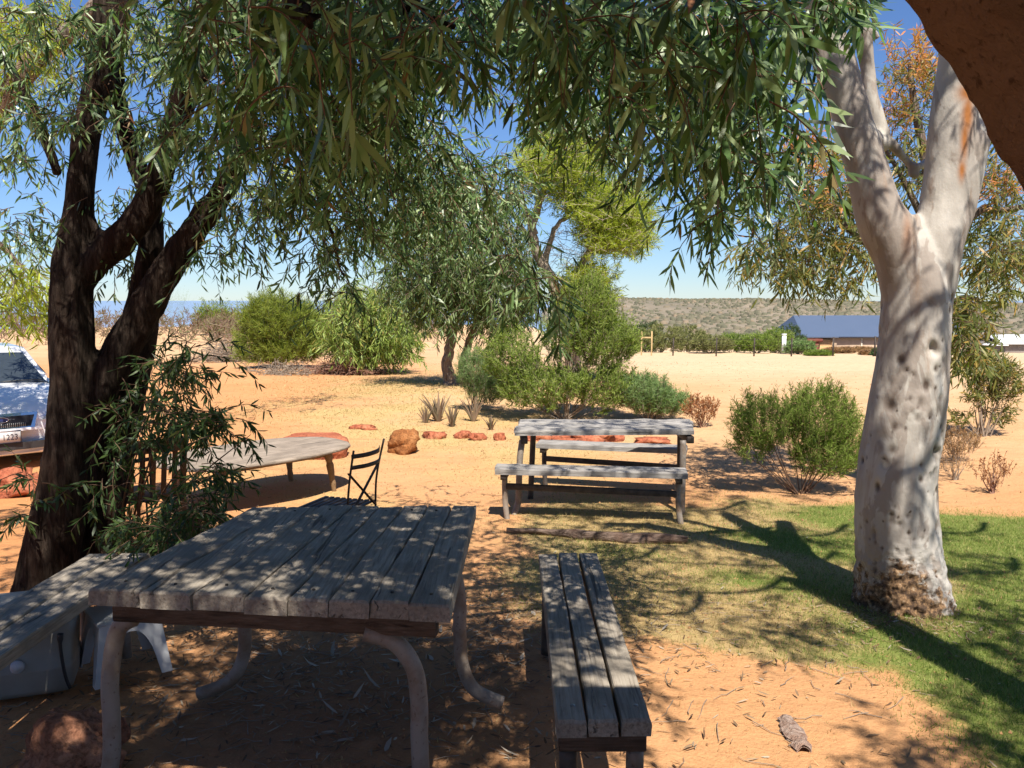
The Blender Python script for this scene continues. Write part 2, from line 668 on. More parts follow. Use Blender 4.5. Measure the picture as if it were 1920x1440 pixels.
def m_gum():
    M = Mat('gum_bark', .62, .25)
    vs = M.map((1, 1, .32))
    big = M.noise(3.2, 3, .5, vs, .8)
    patch = M.noise(6.5, 5, .55, M.map((1, 1, .42), loc=(3, 7, 1)), .5)
    fine = M.noise(60, 5, .6, M.map((1, 1, .5)))
    c = M.mix(M.ramp(big, [(.38, 0), (.62, 1)]), (.48, .455, .41), (.30, .27, .24))
    c = M.mix(M.ramp(patch, [(.50, 0), (.53, .8)]), c, (.255, .215, .185))
    c = M.mix(M.ramp(M.noise(4.3, 4, .6, M.map((1, 1, .3), loc=(9, 1, 4))), [(.62, 0), (.66, .85)]), c, (.52, .505, .47))
    c = M.mix(M.ramp(M.noise(11, 5, .65, M.map((1, 1, .15), loc=(5, 2, 4))), [(.56, 0), (.70, .75)]), c, (.28, .19, .13))
    c = M.mix(M.mth('MULTIPLY', fine, .35), c, (.34, .29, .25))
    sp = M.vor(26, M.map((1, 1, .7)))
    sel = M.ramp(M.noise(5, 2), [(.5, 0), (.56, 1)])
    # pits and knots where branches dropped off
    k = M.attr('knot')
    c = M.mix(M.ramp(k, [(.15, 0), (.75, .92)]), c, (.055, .035, .025))
    c = M.mix(M.ramp(M.attr('stain'), [(.05, 0), (.9, 1)]), c, (.30, .115, .03))
    # rough old bark round the foot
    f = M.attr('foot')
    fb = M.mth('ADD', f, M.mth('MULTIPLY', M.mth('SUBTRACT', M.noise(14, 7, .7), .5), 1.6))
    oc = M.ramp(M.noise(24, 7, .75), [(.34, (.025, .015, .010)), (.47, (.10, .06, .035)), (.57, (.30, .18, .09)), (.70, (.55, .45, .34))])
    c = M.mix(M.ramp(fb, [(.45, 0), (.6, 1)]), c, oc)
    M.col(c)
    h = M.mth('ADD', M.mth('MULTIPLY', M.noise(20, 6, .6, M.map((1, 1, .6))), .35), M.mth('MULTIPLY', patch, .4))
    h = M.mth('ADD', h, M.mth('MULTIPLY', M.mth('MULTIPLY', M.noise(34, 6, .7), f), 2.2))
    M.bump(h, .6, .025)
    return M.m


GUM = m_gum()


def m_wood(name, lo, mid, hi, axis='Y', tint=None, crack=1.0):
    M = Mat(name, .85, .15)
    r = M.rand()
    off = M.n('ShaderNodeCombineXYZ')
    M.l(M.mth('MULTIPLY', r, 37), off.inputs[0]); M.l(M.mth('MULTIPLY', r, 11), off.inputs[1]); M.l(M.mth('MULTIPLY', r, 23), off.inputs[2])
    sc = {'Y': (1, .05, 1), 'X': (.05, 1, 1)}[axis]
    add = M.n('ShaderNodeVectorMath', operation='ADD')
    M.l(M.map(sc), add.inputs[0]); M.l(off.outputs[0], add.inputs[1])
    v = add.outputs[0]
    g = M.noise(95, 6, .65, v, .3)
    g2 = M.noise(30, 5, .6, v, .6)
    add2 = M.n('ShaderNodeVectorMath', operation='ADD')
    M.l(M.co, add2.inputs[0]); M.l(off.outputs[0], add2.inputs[1])
    bl = M.noise(5, 5, .6, add2.outputs[0])
    sp = M.noise(190, 2, .5, add2.outputs[0])
    c = M.ramp(g, [(.30, lo), (.50, mid), (.72, hi)])
    c = M.mix(M.ramp(bl, [(.40, 0), (.66, .8)]), c, tuple(q * .55 for q in mid))
    c = M.mix(M.ramp(sp, [(.62, 0), (.75, .5)]), c, hi)
    cr = M.ramp(g2, [(.31, 1), (.375, 0)])
    c = M.mix(M.mth('MULTIPLY', cr, .85 * crack), c, (.03, .024, .02))
    c = M.mix(M.mth('MULTIPLY', r, .30), c, tuple(q * .6 for q in mid))
    if tint: c = M.mix(.5, c, tint)
    M.col(c)
    h = M.mth('SUBTRACT', M.mth('MULTIPLY', g, .6), M.mth('MULTIPLY', cr, .9))
    M.bump(h, .9, .006)
    return M.m


WOOD = m_wood('weathered_wood', (.125, .10, .078), (.345, .30, .245), (.48, .43, .365))
WOOD_X = m_wood('weathered_wood_bench', (.13, .12, .11), (.34, .32, .30), (.48, .46, .43), axis='X')
WOOD_BROWN = m_wood('brown_timber', (.09, .05, .03), (.20, .115, .07), (.27, .17, .11))
WOOD_DARK = m_wood('old_brown_rail', (.05, .035, .025), (.13, .085, .058), (.19, .135, .10), axis='X')
WOOD_CHAIR = m_wood('orange_brown_timber', (.16, .07, .03), (.30, .14, .06), (.38, .20, .09), crack=.4)
WOOD_OVAL = m_wood('oval_table_wood', (.14, .11, .085), (.32, .26, .205), (.46, .39, .32), axis='X')
WOOD_TURN = m_wood('turned_wood', (.14, .085, .045), (.26, .165, .09), (.36, .25, .15), crack=.3)


def m_pipe():
    M = Mat('dusty_pipe', .6, .35)
    n = M.noise(9, 5, .6)
    n2 = M.noise(70, 4, .6)
    c = M.mix(M.ramp(n, [(.4, 0), (.65, 1)]), (.29, .255, .22), (.20, .14, .095))
    c = M.mix(M.ramp(n2, [(.6, 0), (.7, .7)]), c, (.12, .06, .035))
    M.col(c); M.bump(n2, .25, .003)
    M.b.inputs['Metallic'].default_value = .15
    return M.m


PIPE = m_pipe()


def simple(name, c, rough=.7, spec=.3, var=.15, sc=8, metal=0, bump=0):
    M = Mat(name, rough, spec)
    n = M.noise(sc, 4, .6)
    M.col(M.mix(M.ramp(n, [(.35, 0), (.65, 1)]), tuple(q * (1 - var) for q in c), tuple(q * (1 + var) for q in c)))
    M.b.inputs['Metallic'].default_value = metal
    if bump: M.bump(M.noise(sc * 6, 4), .4, bump)
    return M.m


IRON = simple('dark_iron', (.05, .038, .03), .6, .4, .4, 30, .3)
IRON_PIPE = simple('brown_pipe', (.075, .06, .05), .6, .4, .35, 20, .2)
STEEL = simple('steel', (.25, .24, .23), .45, .5, .2, 30, .8)
PLASTIC_W = simple('white_plastic', (.50, .51, .53), .45, .4, .06, 6)
PLASTIC_G = simple('grey_plastic', (.27, .255, .225), .5, .4, .10, 5, 0, .002)
PLASTIC_D = simple('dark_plastic', (.03, .03, .032), .45, .4, .1)


def m_rock(name, a, b, c_, sc=3):
    M = Mat(name, .95, .1)
    n = M.noise(sc, 6, .65)
    f = M.noise(sc * 9, 5, .65)
    c = M.ramp(n, [(.30, a), (.5, b), (.70, c_)])
    c = M.mix(M.ramp(f, [(.40, .55), (.55, 0)]), c, tuple(q * .35 for q in a))
    M.col(c)
    M.bump(M.mth('ADD', n, M.mth('MULTIPLY', f, .5)), .9, .03)
    return M.m


ROCK_RED = m_rock('red_sandstone', (.30, .085, .045), (.40, .13, .07), (.48, .20, .11))
ROCK_LAT = m_rock('laterite', (.20, .075, .03), (.34, .14, .05), (.42, .21, .09), 6)
ROCK_PINK = m_rock('pink_brown_rock', (.26, .11, .065), (.38, .18, .11), (.46, .25, .16), 5)


# ------------------------------------------------------------------ ground material
def m_ground():
    M = Mat('sandy_ground', .95, .08)
    lawn, green, straw, pale, red, far, bare = [M.attr(k) for k in ('lawn', 'green', 'straw', 'pale', 'red', 'far', 'litter')]
    n1 = M.noise(.45, 5, .6)
    n2 = M.noise(5, 6, .65)
    n3 = M.noise(55, 6, .7)
    n4 = M.noise(260, 3, .6)
    sand = M.mix(M.ramp(n1, [(.35, 0), (.65, 1)]), (.50, .305, .155), (.56, .36, .20))
    sand = M.mix(M.mth('MULTIPLY', red, .85), sand, (.52, .225, .085))
    sand = M.mix(pale, sand, M.mix(M.ramp(n2, [(.3, 0), (.7, 1)]), (.58, .44, .285), (.52, .375, .235)))
    sand = M.mix(M.ramp(n3, [(.50, 0), (.72, .45)]), sand, (.32, .13, .05))
    sand = M.mix(M.ramp(n2, [(.55, 0), (.75, .35)]), sand, (.40, .19, .08))
    st = M.mth('ADD', straw, M.mth('MULTIPLY', M.mth('SUBTRACT', M.noise(2.2, 7, .7), .5), 1.2))
    strc = M.mix(M.ramp(n3, [(.35, 0), (.65, 1)]), (.36, .24, .095), (.58, .43, .20))
    c = M.mix(M.ramp(st, [(.30, 0), (.75, .9)]), sand, strc)
    # soil under the lawn
    lw = M.mth('ADD', lawn, M.mth('MULTIPLY', M.mth('SUBTRACT', M.noise(6, 6, .7), .5), .9))
    gr = M.mth('ADD', green, M.mth('MULTIPLY', M.mth('SUBTRACT', M.noise(3.5, 6, .7), .5), 1.0))
    lc = M.mix(M.ramp(gr, [(.3, 0), (.75, 1)]), M.mix(n3, (.30, .20, .09), (.46, .36, .17)), M.mix(n3, (.10, .15, .03), (.18, .24, .06)))
    c = M.mix(M.ramp(lw, [(.35, 0), (.65, .92)]), c, lc)
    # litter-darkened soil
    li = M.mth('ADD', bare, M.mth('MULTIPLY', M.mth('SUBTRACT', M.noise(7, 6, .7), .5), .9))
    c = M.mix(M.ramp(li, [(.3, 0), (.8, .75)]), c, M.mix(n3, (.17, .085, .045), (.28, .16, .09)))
    trk = M.noise(1.1, 5, .6, M.map((.35, 2.4, 1), rot=(0, 0, .35)), .4)
    c = M.mix(M.mth('MULTIPLY', M.ramp(trk, [(.55, 0), (.68, .45)]), M.mth('SUBTRACT', 1, lawn)), c, M.mix(pale, (.40, .20, .09), (.46, .30, .17)))
    # small debris: bits of bark and twig, crumbs
    sp = M.vor(38, M.map((1, 1, 1)))
    c = M.mix(M.mth('MULTIPLY', M.ramp(sp, [(.07, 1), (.12, 0)]), M.ramp(n2, [(.46, 0), (.56, .8)])), c, (.13, .065, .035))
    c = M.mix(M.ramp(n4, [(.58, 0), (.75, .35)]), c, (.25, .12, .06))
    # hills: dry grey soil, dark scrub, pale blow-outs
    hmap = M.map((1, .25, 1.2))
    hn = M.noise(.012, 6, .6, hmap)
    hv = M.noise(.035, 8, .72, hmap)
    hs = M.vor(.13, hmap)
    hill = M.mix(M.ramp(hn, [(.35, 0), (.65, 1)]), (.165, .145, .11), (.255, .21, .155))
    hill = M.mix(M.ramp(hv, [(.60, 0), (.70, .7)]), hill, (.42, .32, .20))
    hill = M.mix(M.ramp(hv, [(.38, .5), (.52, 0)]), hill, (.13, .12, .085))
    c = M.mix(far, c, hill)
    M.col(c)
    h = M.mth('ADD', M.mth('MULTIPLY', n2, 1.2), M.mth('MULTIPLY', n3, .35))
    h = M.mth('ADD', h, M.mth('MULTIPLY', n4, .10))
    h = M.mth('ADD', h, M.mth('MULTIPLY', M.noise(1.3, 4, .6), 2.5))
    M.bump(h, .8, .04)
    return M.m


def build_ground():
    r1 = .4 * 1.022 ** np.arange(0, 225)
    r2 = r1[-1] * 1.05 ** np.arange(1, 150)
    rr = np.r_[r1, r2]
    rr = rr[rr < 9000]
    az = np.r_[np.linspace(-180, -50, 60)[:-1], np.linspace(-50, 50, 260), np.linspace(50, 180, 60)[1:-1]]
    A, RR = np.meshgrid(np.radians(az), rr)
    X = RR * np.sin(A); Y = RR * np.cos(A)
    Z = gz(X, Y)
    nr, na = X.shape
    V = np.stack([X, Y, Z], -1).reshape(-1, 3)
    V = np.concatenate([V, [[0, 0, float(gz(0, 0))]]])
    i = np.arange(nr - 1)[:, None] * na
    j = np.arange(na)[None]; j2 = (j + 1) % na
    F = np.stack([i + j2, i + j, i + na + j, i + na + j2], -1).reshape(-1, 4)
    k = np.arange(na)
    F0 = np.stack([np.full(na, nr * na), k, (k + 1) % na], -1)
    x, y = V[:, 0], V[:, 1]
    r = np.hypot(x, y)
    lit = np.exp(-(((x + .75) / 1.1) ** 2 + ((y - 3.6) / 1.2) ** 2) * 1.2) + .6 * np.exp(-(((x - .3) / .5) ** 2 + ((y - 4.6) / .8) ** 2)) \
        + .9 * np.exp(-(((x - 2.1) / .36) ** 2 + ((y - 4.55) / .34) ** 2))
    mb = MB().add(V, [F, F0])
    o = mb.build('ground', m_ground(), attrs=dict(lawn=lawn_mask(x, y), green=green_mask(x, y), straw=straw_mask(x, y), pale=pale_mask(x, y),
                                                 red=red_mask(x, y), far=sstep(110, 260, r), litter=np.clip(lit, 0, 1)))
    tag(o, kind='structure')
    # the ocean beyond the edge of the land
    M = Mat('sea_water', .35, .4)
    M.col(M.mix(M.noise(.002, 4), (.20, .28, .40), (.23, .31, .43)))  # distance haze is put into this pale, greyed blue
    M.bump(M.noise(.05, 5), .3, .6)
    rr = np.array([300, 700, 1500, 4000, 12000, 40000.0])
    az = np.radians(np.linspace(-100, 100, 60))
    A, RR = np.meshgrid(az, rr)
    V = np.stack([RR * np.sin(A), RR * np.cos(A), np.full_like(A, -30.0) - RR ** 2 / (2 * 6.4e6) * .3], -1).reshape(-1, 3)
    na = len(az)
    i = np.arange(len(rr) - 1)[:, None] * na; j = np.arange(na - 1)[None]
    F = np.stack([i + j + 1, i + j, i + na + j, i + na + j + 1], -1).reshape(-1, 4)
    tag(MB().add(V, [F]).build('sea', M.m), kind='structure')


build_ground()


# ------------------------------------------------------------------ big trees
def trunk_mesh(name, limbs, mat, parent, vox=.014, it=5, sides=14):
    mb = MB()
    for pts, rad in limbs:
        n = len(pts)
        k = 5
        pa = smooth_path(pts, k)
        ra = np.interp(np.linspace(0, n - 1, len(pa)), np.arange(n), rad)
        mb.add(*tube(pa, ra, sides))
    o = mb.build(name, mat, parent)
    remesh_smooth(o, vox, it)
    return o


def LP(pts, d=None):
    """limb from pixel points (px,py,depth,width_px)"""
    out, rad = [], []
    for q in pts:
        out.append(P(q[0], q[1], q[2])); rad.append(q[3] / 2 * q[2] / FPX)
    return out, rad


# --- dark-barked weeping tree on the left
def weeping_tree():
    t = thing('weeping_tree', 'dark rough-barked tree with several stems beside the left bench, weeping over the scene', 'tree', (0, 0, 0))
    D = 4.85
    limbs = [
        LP([(78, 1150, D, 128), (92, 1060, D, 108), (112, 950, D, 98), (128, 840, D, 84), (135, 720, D, 80), (134, 610, D, 80), (137, 510, D, 74), (146, 410, D, 52), (152, 320, D, 46), (166, 240, D, 48), (190, 130, D, 56), (208, 40, D, 62), (215, -120, D, 60), (240, -420, D - .4, 44)]),
        LP([(138, 540, D, 60), (175, 492, D, 56), (228, 448, D, 58), (275, 385, D, 54), (308, 300, D, 48), (335, 220, D, 44), (352, 130, D - .1, 38), (380, 20, D - .3, 34), (430, -160, D - .7, 30), (560, -420, D - 1.6, 26)]),
        LP([(150, 470, D, 26), (158, 400, D, 22), (175, 420, D, 20), (205, 462, D, 22)]),
        LP([(160, 1120, D + .25, 90), (190, 960, D + .3, 84), (212, 850, D + .3, 78), (240, 720, D + .3, 72), (262, 610, D + .3, 66), (278, 500, D + .3, 48), (284, 400, D + .3, 40), (262, 320, D + .3, 34), (240, 270, D + .3, 32), (222, 180, D + .3, 30), (215, 60, D + .3, 26)]),
        LP([(150, 820, D + .05, 66), (190, 730, D + .05, 62), (232, 650, D + .1, 66), (280, 565, D + .1, 62), (330, 480, D + .1, 54), (385, 405, D + .1, 50), (425, 345, D + .1, 44), (452, 265, D, 38), (480, 160, D - .2, 34), (540, 20, D - .5, 30), (660, -220, D - 1.4, 26)]),
        LP([(345, 215, D, 30), (395, 110, D, 28), (455, 30, D - .2, 26), (540, -80, D - .5, 24)]),
        LP([(110, 330, D, 20), (80, 250, D, 22), (40, 160, D + .2, 18), (-20, 70, D + .4, 14)]),
    ]
    o = trunk_mesh('trunk', limbs, BARK, t, .016, 4)
    V, N = get_co(o)
    dn = np.array([noise.fractal(Vector((p[0] * 16, p[1] * 16, p[2] * 3.2)), 1.0, 2.0, 4) for p in V])
    set_co(o, V + N * (dn * .012)[:, None])
    # overhead limbs, arching out of the top of the frame and across
    ov = MB()
    over = [
        [P(430, -160, 4.1), P(700, -260, 3.4), P(1000, -200, 3.2), P(1260, -120, 3.3), P(1400, 20, 3.4), P(1440, 150, 3.5)],
        [P(560, -420, 3.2), P(800, -420, 2.8), P(1100, -420, 2.6), P(1450, -260, 2.9), P(1560, -60, 3.1)],
        [P(660, -220, 3.4), P(820, -60, 3.6), P(960, 40, 3.8), P(1100, 160, 4.0), P(1170, 300, 4.1)],
        [P(540, 20, 4.3), P(640, 60, 4.0), P(740, 200, 4.3), P(800, 340, 4.8)],
        [P(480, 160, 4.6), P(560, 260, 4.5), P(610, 400, 4.5), P(640, 520, 4.6)],
        [P(455, 30, 4.6), P(640, -30, 3.0), P(760, 10, 2.7), P(860, 60, 2.8)],
        [P(455, 30, 4.6), P(520, -20, 2.8), P(560, 20, 1.9), P(600, 45, 1.75)],
        [P(240, -420, 4.4), np.array([-1.9, 2.6, 3.9]), np.array([-1.5, 1.4, 3.9]), np.array([-1.1, .2, 3.8])],
        [P(560, -420, 3.2), np.array([-.3, 1.6, 3.7]), np.array([.2, .6, 3.8]), np.array([.6, -.4, 3.7])],
        [P(-20, 70, 5.2), P(-120, 0, 5.2), P(-260, -60, 5.0)],
    ]
    for i, pts in enumerate(over):
        pa = smooth_path(pts, 7)
        pa = pa + rng.normal(0, .012, pa.shape)
        r0 = [.05, .045, .035, .028, .025, .024, .015, .04, .04, .02][i]
        ov.add(*tube(pa, np.linspace(r0, .006, len(pa)), 7))
    ov.build('limb', BARK, t)
    mb = MB()
    def S(c, n, length, nl, L, W, **kw):
        sprays(mb, pix(*c, n), length, kw.pop('droop', .55), nl, L, W, **kw)
    LL, WW = .068, .0105
    # (cx, cy, rx, ry, depth, spread)
    S((620, 20, 300, 110, 3.0, .5), 250, .26, 18, LL, WW)
    S((560, 180, 200, 100, 3.6, .6), 210, .28, 18, LL, WW)
    S((700, 100, 150, 110, 3.8, .5), 140, .28, 18, LL, WW)
    S((540, 20, 130, 60, 1.9, .2), 16, .20, 9, .085, .013)
    S((500, 175, 12, 10, 1.75, .05), 2, .10, 7, .075, .012)
    S((930, -10, 330, 50, 3.4, .7), 130, .24, 18, LL, .011)
    S((1060, 80, 120, 60, 3.2, .5), 70, .24, 18, LL, .011)
    S((1250, 10, 250, 70, 3.5, .8), 130, .26, 16, .085, .0125)
    S((1250, 130, 150, 80, 3.7, .8), 90, .26, 16, .085, .0125)
    S((1240, 0, 300, 50, 2.3, .2), 30, .20, 12, .095, .016)
    S((1365, 150, 100, 130, 3.6, .8), 120, .26, 15, .095, .0145)
    S((1410, 25, 110, 45, 2.5, .25), 28, .24, 12, .10, .016)
    S((1340, 330, 90, 80, 4.0, .6), 62, .30, 16, .085, .0125)
    S((1410, 300, 50, 60, 3.4, .4), 24, .28, 13, .095, .0145)
    S((1555, -20, 60, 28, 2.9, .3), 22, .14, 11, .085, .015)
    S((1535, 170, 14, 30, 2.5, .1), 3, .14, 6, .10, .015)
    S((1130, 170, 110, 60, 4.2, .6), 80, .26, 18, LL, .011)
    S((1170, 270, 50, 40, 4.3, .4), 34, .28, 14, LL, WW)
    S((1010, 190, 70, 60, 4.4, .5), 30, .24, 14, LL, WW)
    S((900, 130, 110, 80, 4.0, .4), 26, .22, 12, LL, WW)
    S((720, 250, 120, 80, 4.6, .6), 120, .32, 19, LL, WW)
    S((640, 350, 100, 70, 4.7, .6), 80, .32, 19, LL, WW)
    S((800, 300, 90, 80, 5.2, .6), 110, .36, 19, LL, WW)
    S((740, 400, 60, 70, 5.4, .6), 60, .38, 19, LL, WW)
    S((850, 400, 70, 60, 5.6, .6), 60, .38, 19, LL, WW)
    S((940, 330, 60, 60, 5.4, .6), 40, .34, 19, LL, WW)
    S((330, 60, 170, 90, 4.2, .5), 100, .28, 18, LL, WW)
    S((330, 240, 100, 70, 4.5, .4), 56, .28, 18, LL, WW)
    S((110, 180, 110, 50, 4.7, .4), 56, .26, 18, LL, WW)
    S((60, 280, 70, 30, 4.9, .4), 16, .22, 14, LL, WW)
    S((80, 30, 110, 60, 4.7, .4), 46, .26, 18, LL, WW)
    S((50, 420, 55, 40, 5.0, .3), 30, .24, 14, LL, WW)
    S((215, 390, 60, 50, 5.2, .3), 20, .26, 14, LL, WW)
    S((240, 500, 50, 50, 5.2, .2), 12, .24, 12, LL, WW)
    S((500, 370, 90, 60, 4.7, .4), 66, .30, 19, LL, WW)
    S((400, 450, 50, 40, 4.9, .3), 18, .28, 13, LL, WW)
    S((610, 450, 36, 50, 4.5, .3), 28, .30, 14, LL, WW)
    S((640, 540, 20, 50, 4.6, .2), 12, .28, 12, LL, WW)
    S((1025, 535, 34, 30, 3.6, .2), 11, .22, 10, .10, .013, droop=1.0)
    S((960, 480, 40, 50, 4.2, .3), 12, .28, 11, .09, .012)
    # canopy above and outside the frame: it shades table, benches and the ground about them
    def shade(gx, gy, rx, ry, h, n, nl=22):
        c = np.array([gx, gy, 0]) + SUN * h
        a = rng.uniform(0, 2 * math.pi, n); q = np.sqrt(rng.random(n))
        st = c + np.c_[rx * q * np.cos(a), ry * q * np.sin(a), rng.normal(.12, .22, n)]
        sprays(mb, st, .34, .5, nl, .09, .0135)
    shade(-1.15, 2.9, 1.15, .95, 3.5, 700)
    shade(-.45, 3.6, .65, .70, 3.4, 420)
    shade(-1.3, 4.4, .8, .6, 3.3, 200)
    shade(.3, 3.6, .28, .5, 3.4, 46)
    shade(.2, 2.8, .3, .3, 3.5, 18)
    shade(-2.6, 4.6, .5, .6, 3.6, 60)
    shade(-2.0, 3.2, .5, .8, 3.5, 360)
    shade(-4.1, 7.2, .8, .6, 4.2, 130)
    sprays(mb, ell((-1.7, 3.1, 4.2), (1.3, 1.5, .45), 460), .4, .6, 18, .09, .0135)
    sprays(mb, ell((-.3, 2.9, 4.1), (.7, .9, .35), 110), .4, .6, 18, .09, .0135)
    mb.build('crown', [LEAF, TWIG], t)
    return t


weeping_tree()


# --- pale gum on the right
def gum_tree():
    t = thing('gum_tree', 'pale smooth-barked gum forking into two limbs on the lawn, pitted trunk and rough brown foot', 'tree')
    D = 4.75
    limbs = [
        LP([(1690, 1165, D, 205), (1692, 1130, D, 184), (1688, 1085, D, 168), (1684, 1030, D, 156), (1681, 950, D, 150), (1681, 880, D, 146), (1697, 790, D, 142), (1710, 700, D, 132), (1717, 610, D, 126), (1720, 540, D, 116), (1718, 480, D, 98), (1711, 435, D, 64), (1706, 405, D, 30)]),
        LP([(1708, 610, D, 84), (1699, 530, D, 90), (1684, 475, D, 94), (1663, 430, D, 94), (1643, 385, D, 82), (1622, 305, D, 72), (1592, 200, D, 70), (1562, 110, D, 72), (1545, 40, D, 58), (1520, -80, D - .1, 52), (1480, -260, D - .3, 40)]),
        LP([(1740, 610, D, 80), (1748, 530, D, 88), (1755, 470, D, 94), (1761, 430, D, 92), (1771, 385, D, 84), (1778, 330, D, 84), (1785, 260, D, 82), (1792, 180, D, 76), (1800, 90, D, 70), (1815, -60, D, 58), (1840, -260, D, 44)]),
        LP([(1756, 560, D, 54), (1776, 460, D, 58), (1798, 390, D, 60), (1816, 310, D, 62), (1830, 250, D, 58), (1846, 180, D + .1, 52), (1880, 60, D + .2, 42)]),
        LP([(1598, 215, D + .1, 34), (1652, 270, D + .25, 34), (1634, 190, D + .25, 31), (1626, 120, D + .25, 28), (1612, 30, D + .2, 28), (1606, -60, D + .1, 22)]),
        LP([(1650, 262, D + .25, 24), (1672, 270, D + .25, 19), (1700, 302, D + .3, 16), (1718, 312, D + .3, 15), (1750, 300, D + .4, 12)]),
        LP([(1712, 310, D + .3, 13), (1708, 326, D + .3, 13), (1724, 328, D + .3, 12)]),
        LP([(1616, 52, D + .2, 16), (1636, 58, D + .2, 12), (1648, 72, D + .2, 9)]),
    ]
    o = trunk_mesh('trunk', limbs, GUM, t, .0115, 5, 20)
    V, N = get_co(o)
    n = len(V)
    d = np.array([noise.fractal(Vector((p[0] * 4, p[1] * 4, p[2] * 2)), 1.0, 2.0, 3) for p in V]) * .012
    d += np.array([noise.noise(Vector((p[0] * 14, p[1] * 14, p[2] * 9))) for p in V]) * .004
    knot = np.zeros(n); stain = np.zeros(n)
    z = V[:, 2]
    base = float(gz(2.15, 4.75))
    # pits on the side that can be seen and round the back too
    cand = np.where((z < base + 1.75) & (z > base + .12))[0]
    r2 = np.random.default_rng(5)
    for k in range(150):
        if k % 7 == 0 or k < 50:
            c0 = V[r2.choice(cand)]
            if k < 100: c0 = V[r2.choice(cand[(V[cand, 1] < 4.70) & (V[cand, 2] < base + 1.5)])]
        q = V[cand] - (c0 + r2.normal(0, 1, 3) * np.array([.05, .05, .09]))
        c = V[cand[np.argmin((q ** 2).sum(1))]]
        s = (.0065 + .012 * r2.random() ** 2) * (1.3 if r2.random() < .2 else 1)
        q = (V - c)
        dd = np.sqrt(q[:, 0] ** 2 + q[:, 1] ** 2 + (q[:, 2] / r2.uniform(1.0, 1.7)) ** 2)
        g = np.exp(-(dd / s) ** 2)
        d -= g * s * r2.uniform(.3, .9)
        d += np.exp(-((dd - 1.7 * s) / (.8 * s)) ** 2) * s * .16 * (q[:, 2] > -.3 * s)
        knot = np.maximum(knot, g * r2.uniform(.25, 1.0))
    for (px, py, s, st) in [(1662, 690, .03, 1), (1672, 720, .022, .9), (1690, 675, .022, .9), (1738, 680, .018, .8), (1669, 760, .03, 1), (1676, 800, .02, .9), (1752, 770, .03, .7),
                            (1722, 793, .018, .9), (1686, 797, .018, 1), (1722, 825, .022, .8), (1671, 843, .026, 1), (1650, 740, .03, .8), (1740, 570, .02, .9), (1655, 820, .03, .5), (1660, 870, .03, .5)]:
        c = P(px, py, D - .15)
        q = V - c
        dd = np.sqrt(q[:, 0] ** 2 + (q[:, 1] * .6) ** 2 + (q[:, 2] / 1.2) ** 2)
        g = np.exp(-(dd / s) ** 2) * (V[:, 1] < D)
        d -= g * s * .5
        knot = np.maximum(knot, g * st)
    for (px, py, sx, sz) in [(1812, 175, .05, .05), (1812, 215, .03, .12), (1806, 260, .02, .12), (1800, 320, .02, .06), (1696, 440, .03, .12)]:
        c = P(px, py, D - .1)
        q = V - c
        g = np.exp(-(q[:, 0] / sx) ** 2 - (q[:, 2] / sz) ** 2) * (V[:, 1] < D + .02)
        stain = np.maximum(stain, g * (1 if px > 1700 else .5))
    foot = np.clip(1 - (z - base - .02) / .42, 0, 1) ** .8
    ang = V[:, 0] - 2.16
    foot = foot * (.55 + .6 * np.exp(-((ang + .03) / .14) ** 2))
    d += foot * np.array([noise.fractal(Vector(p * 22), 1.0, 2.0, 4) for p in V]) * .034
    set_co(o, V + N * d[:, None])
    for k, a in (('knot', knot), ('stain', stain), ('foot', foot)):
        at = o.data.attributes.new(k, 'FLOAT', 'POINT')
        at.data.foreach_set('value', a.astype(np.float32))
    # its own crown above the frame, with clumps added to shade the limbs
    mb = MB()
    for (c, r, n_) in [((1.6, 4.5, 5.2), (1.0, .8, .5), 130), ((2.7, 4.6, 5.3), (.9, .8, .5), 110), ((1.95, 3.75, 4.45), (.4, .45, .3), 60), ((2.75, 3.8, 4.4), (.35, .4, .3), 22)]:
        sprays(mb, ell(c, r, n_), .4, .6, 16, .10, .014)
    for (gx, gy, rx, ry, n_) in [(1.0, 4.9, .65, .2, 40), (1.5, 5.5, .7, .18, 44), (.5, 5.6, .5, .16, 24), (.45, 6.4, .6, .10, 20), (.2, 4.9, .3, .2, 22), (1.9, 4.95, .3, .10, 26), (1.9, 6.3, .7, .12, 50), (2.9, 5.3, .5, .12, 36), (3.2, 6.4, .6, .12, 36), (.7, 4.5, .4, .14, 16), (1.2, 7.2, .8, .12, 34)]:  # unseen sprays and boughs added to cast dappled shade on the lawn
        c = np.array([gx, gy, 0]) + SUN * 4.6
        a = rng.uniform(0, 2 * math.pi, n_); q = np.sqrt(rng.random(n_))
        sprays(mb, c + np.c_[rx * q * np.cos(a), ry * q * np.sin(a), rng.normal(.1, .15, n_)], .36, .5, 15, .09, .0135)
        mb.add(*tube(smooth_path([c + np.array([-rx, .1, 0]), c + np.array([0, 0, .08]), c + np.array([rx * .8, -.05, .2]), c + np.array([rx * 1.3, .1, .5])], 4), np.linspace(.012, .03, 13), 6), 1)
    mb.build('crown', [LEAF, TWIG], t)


gum_tree()


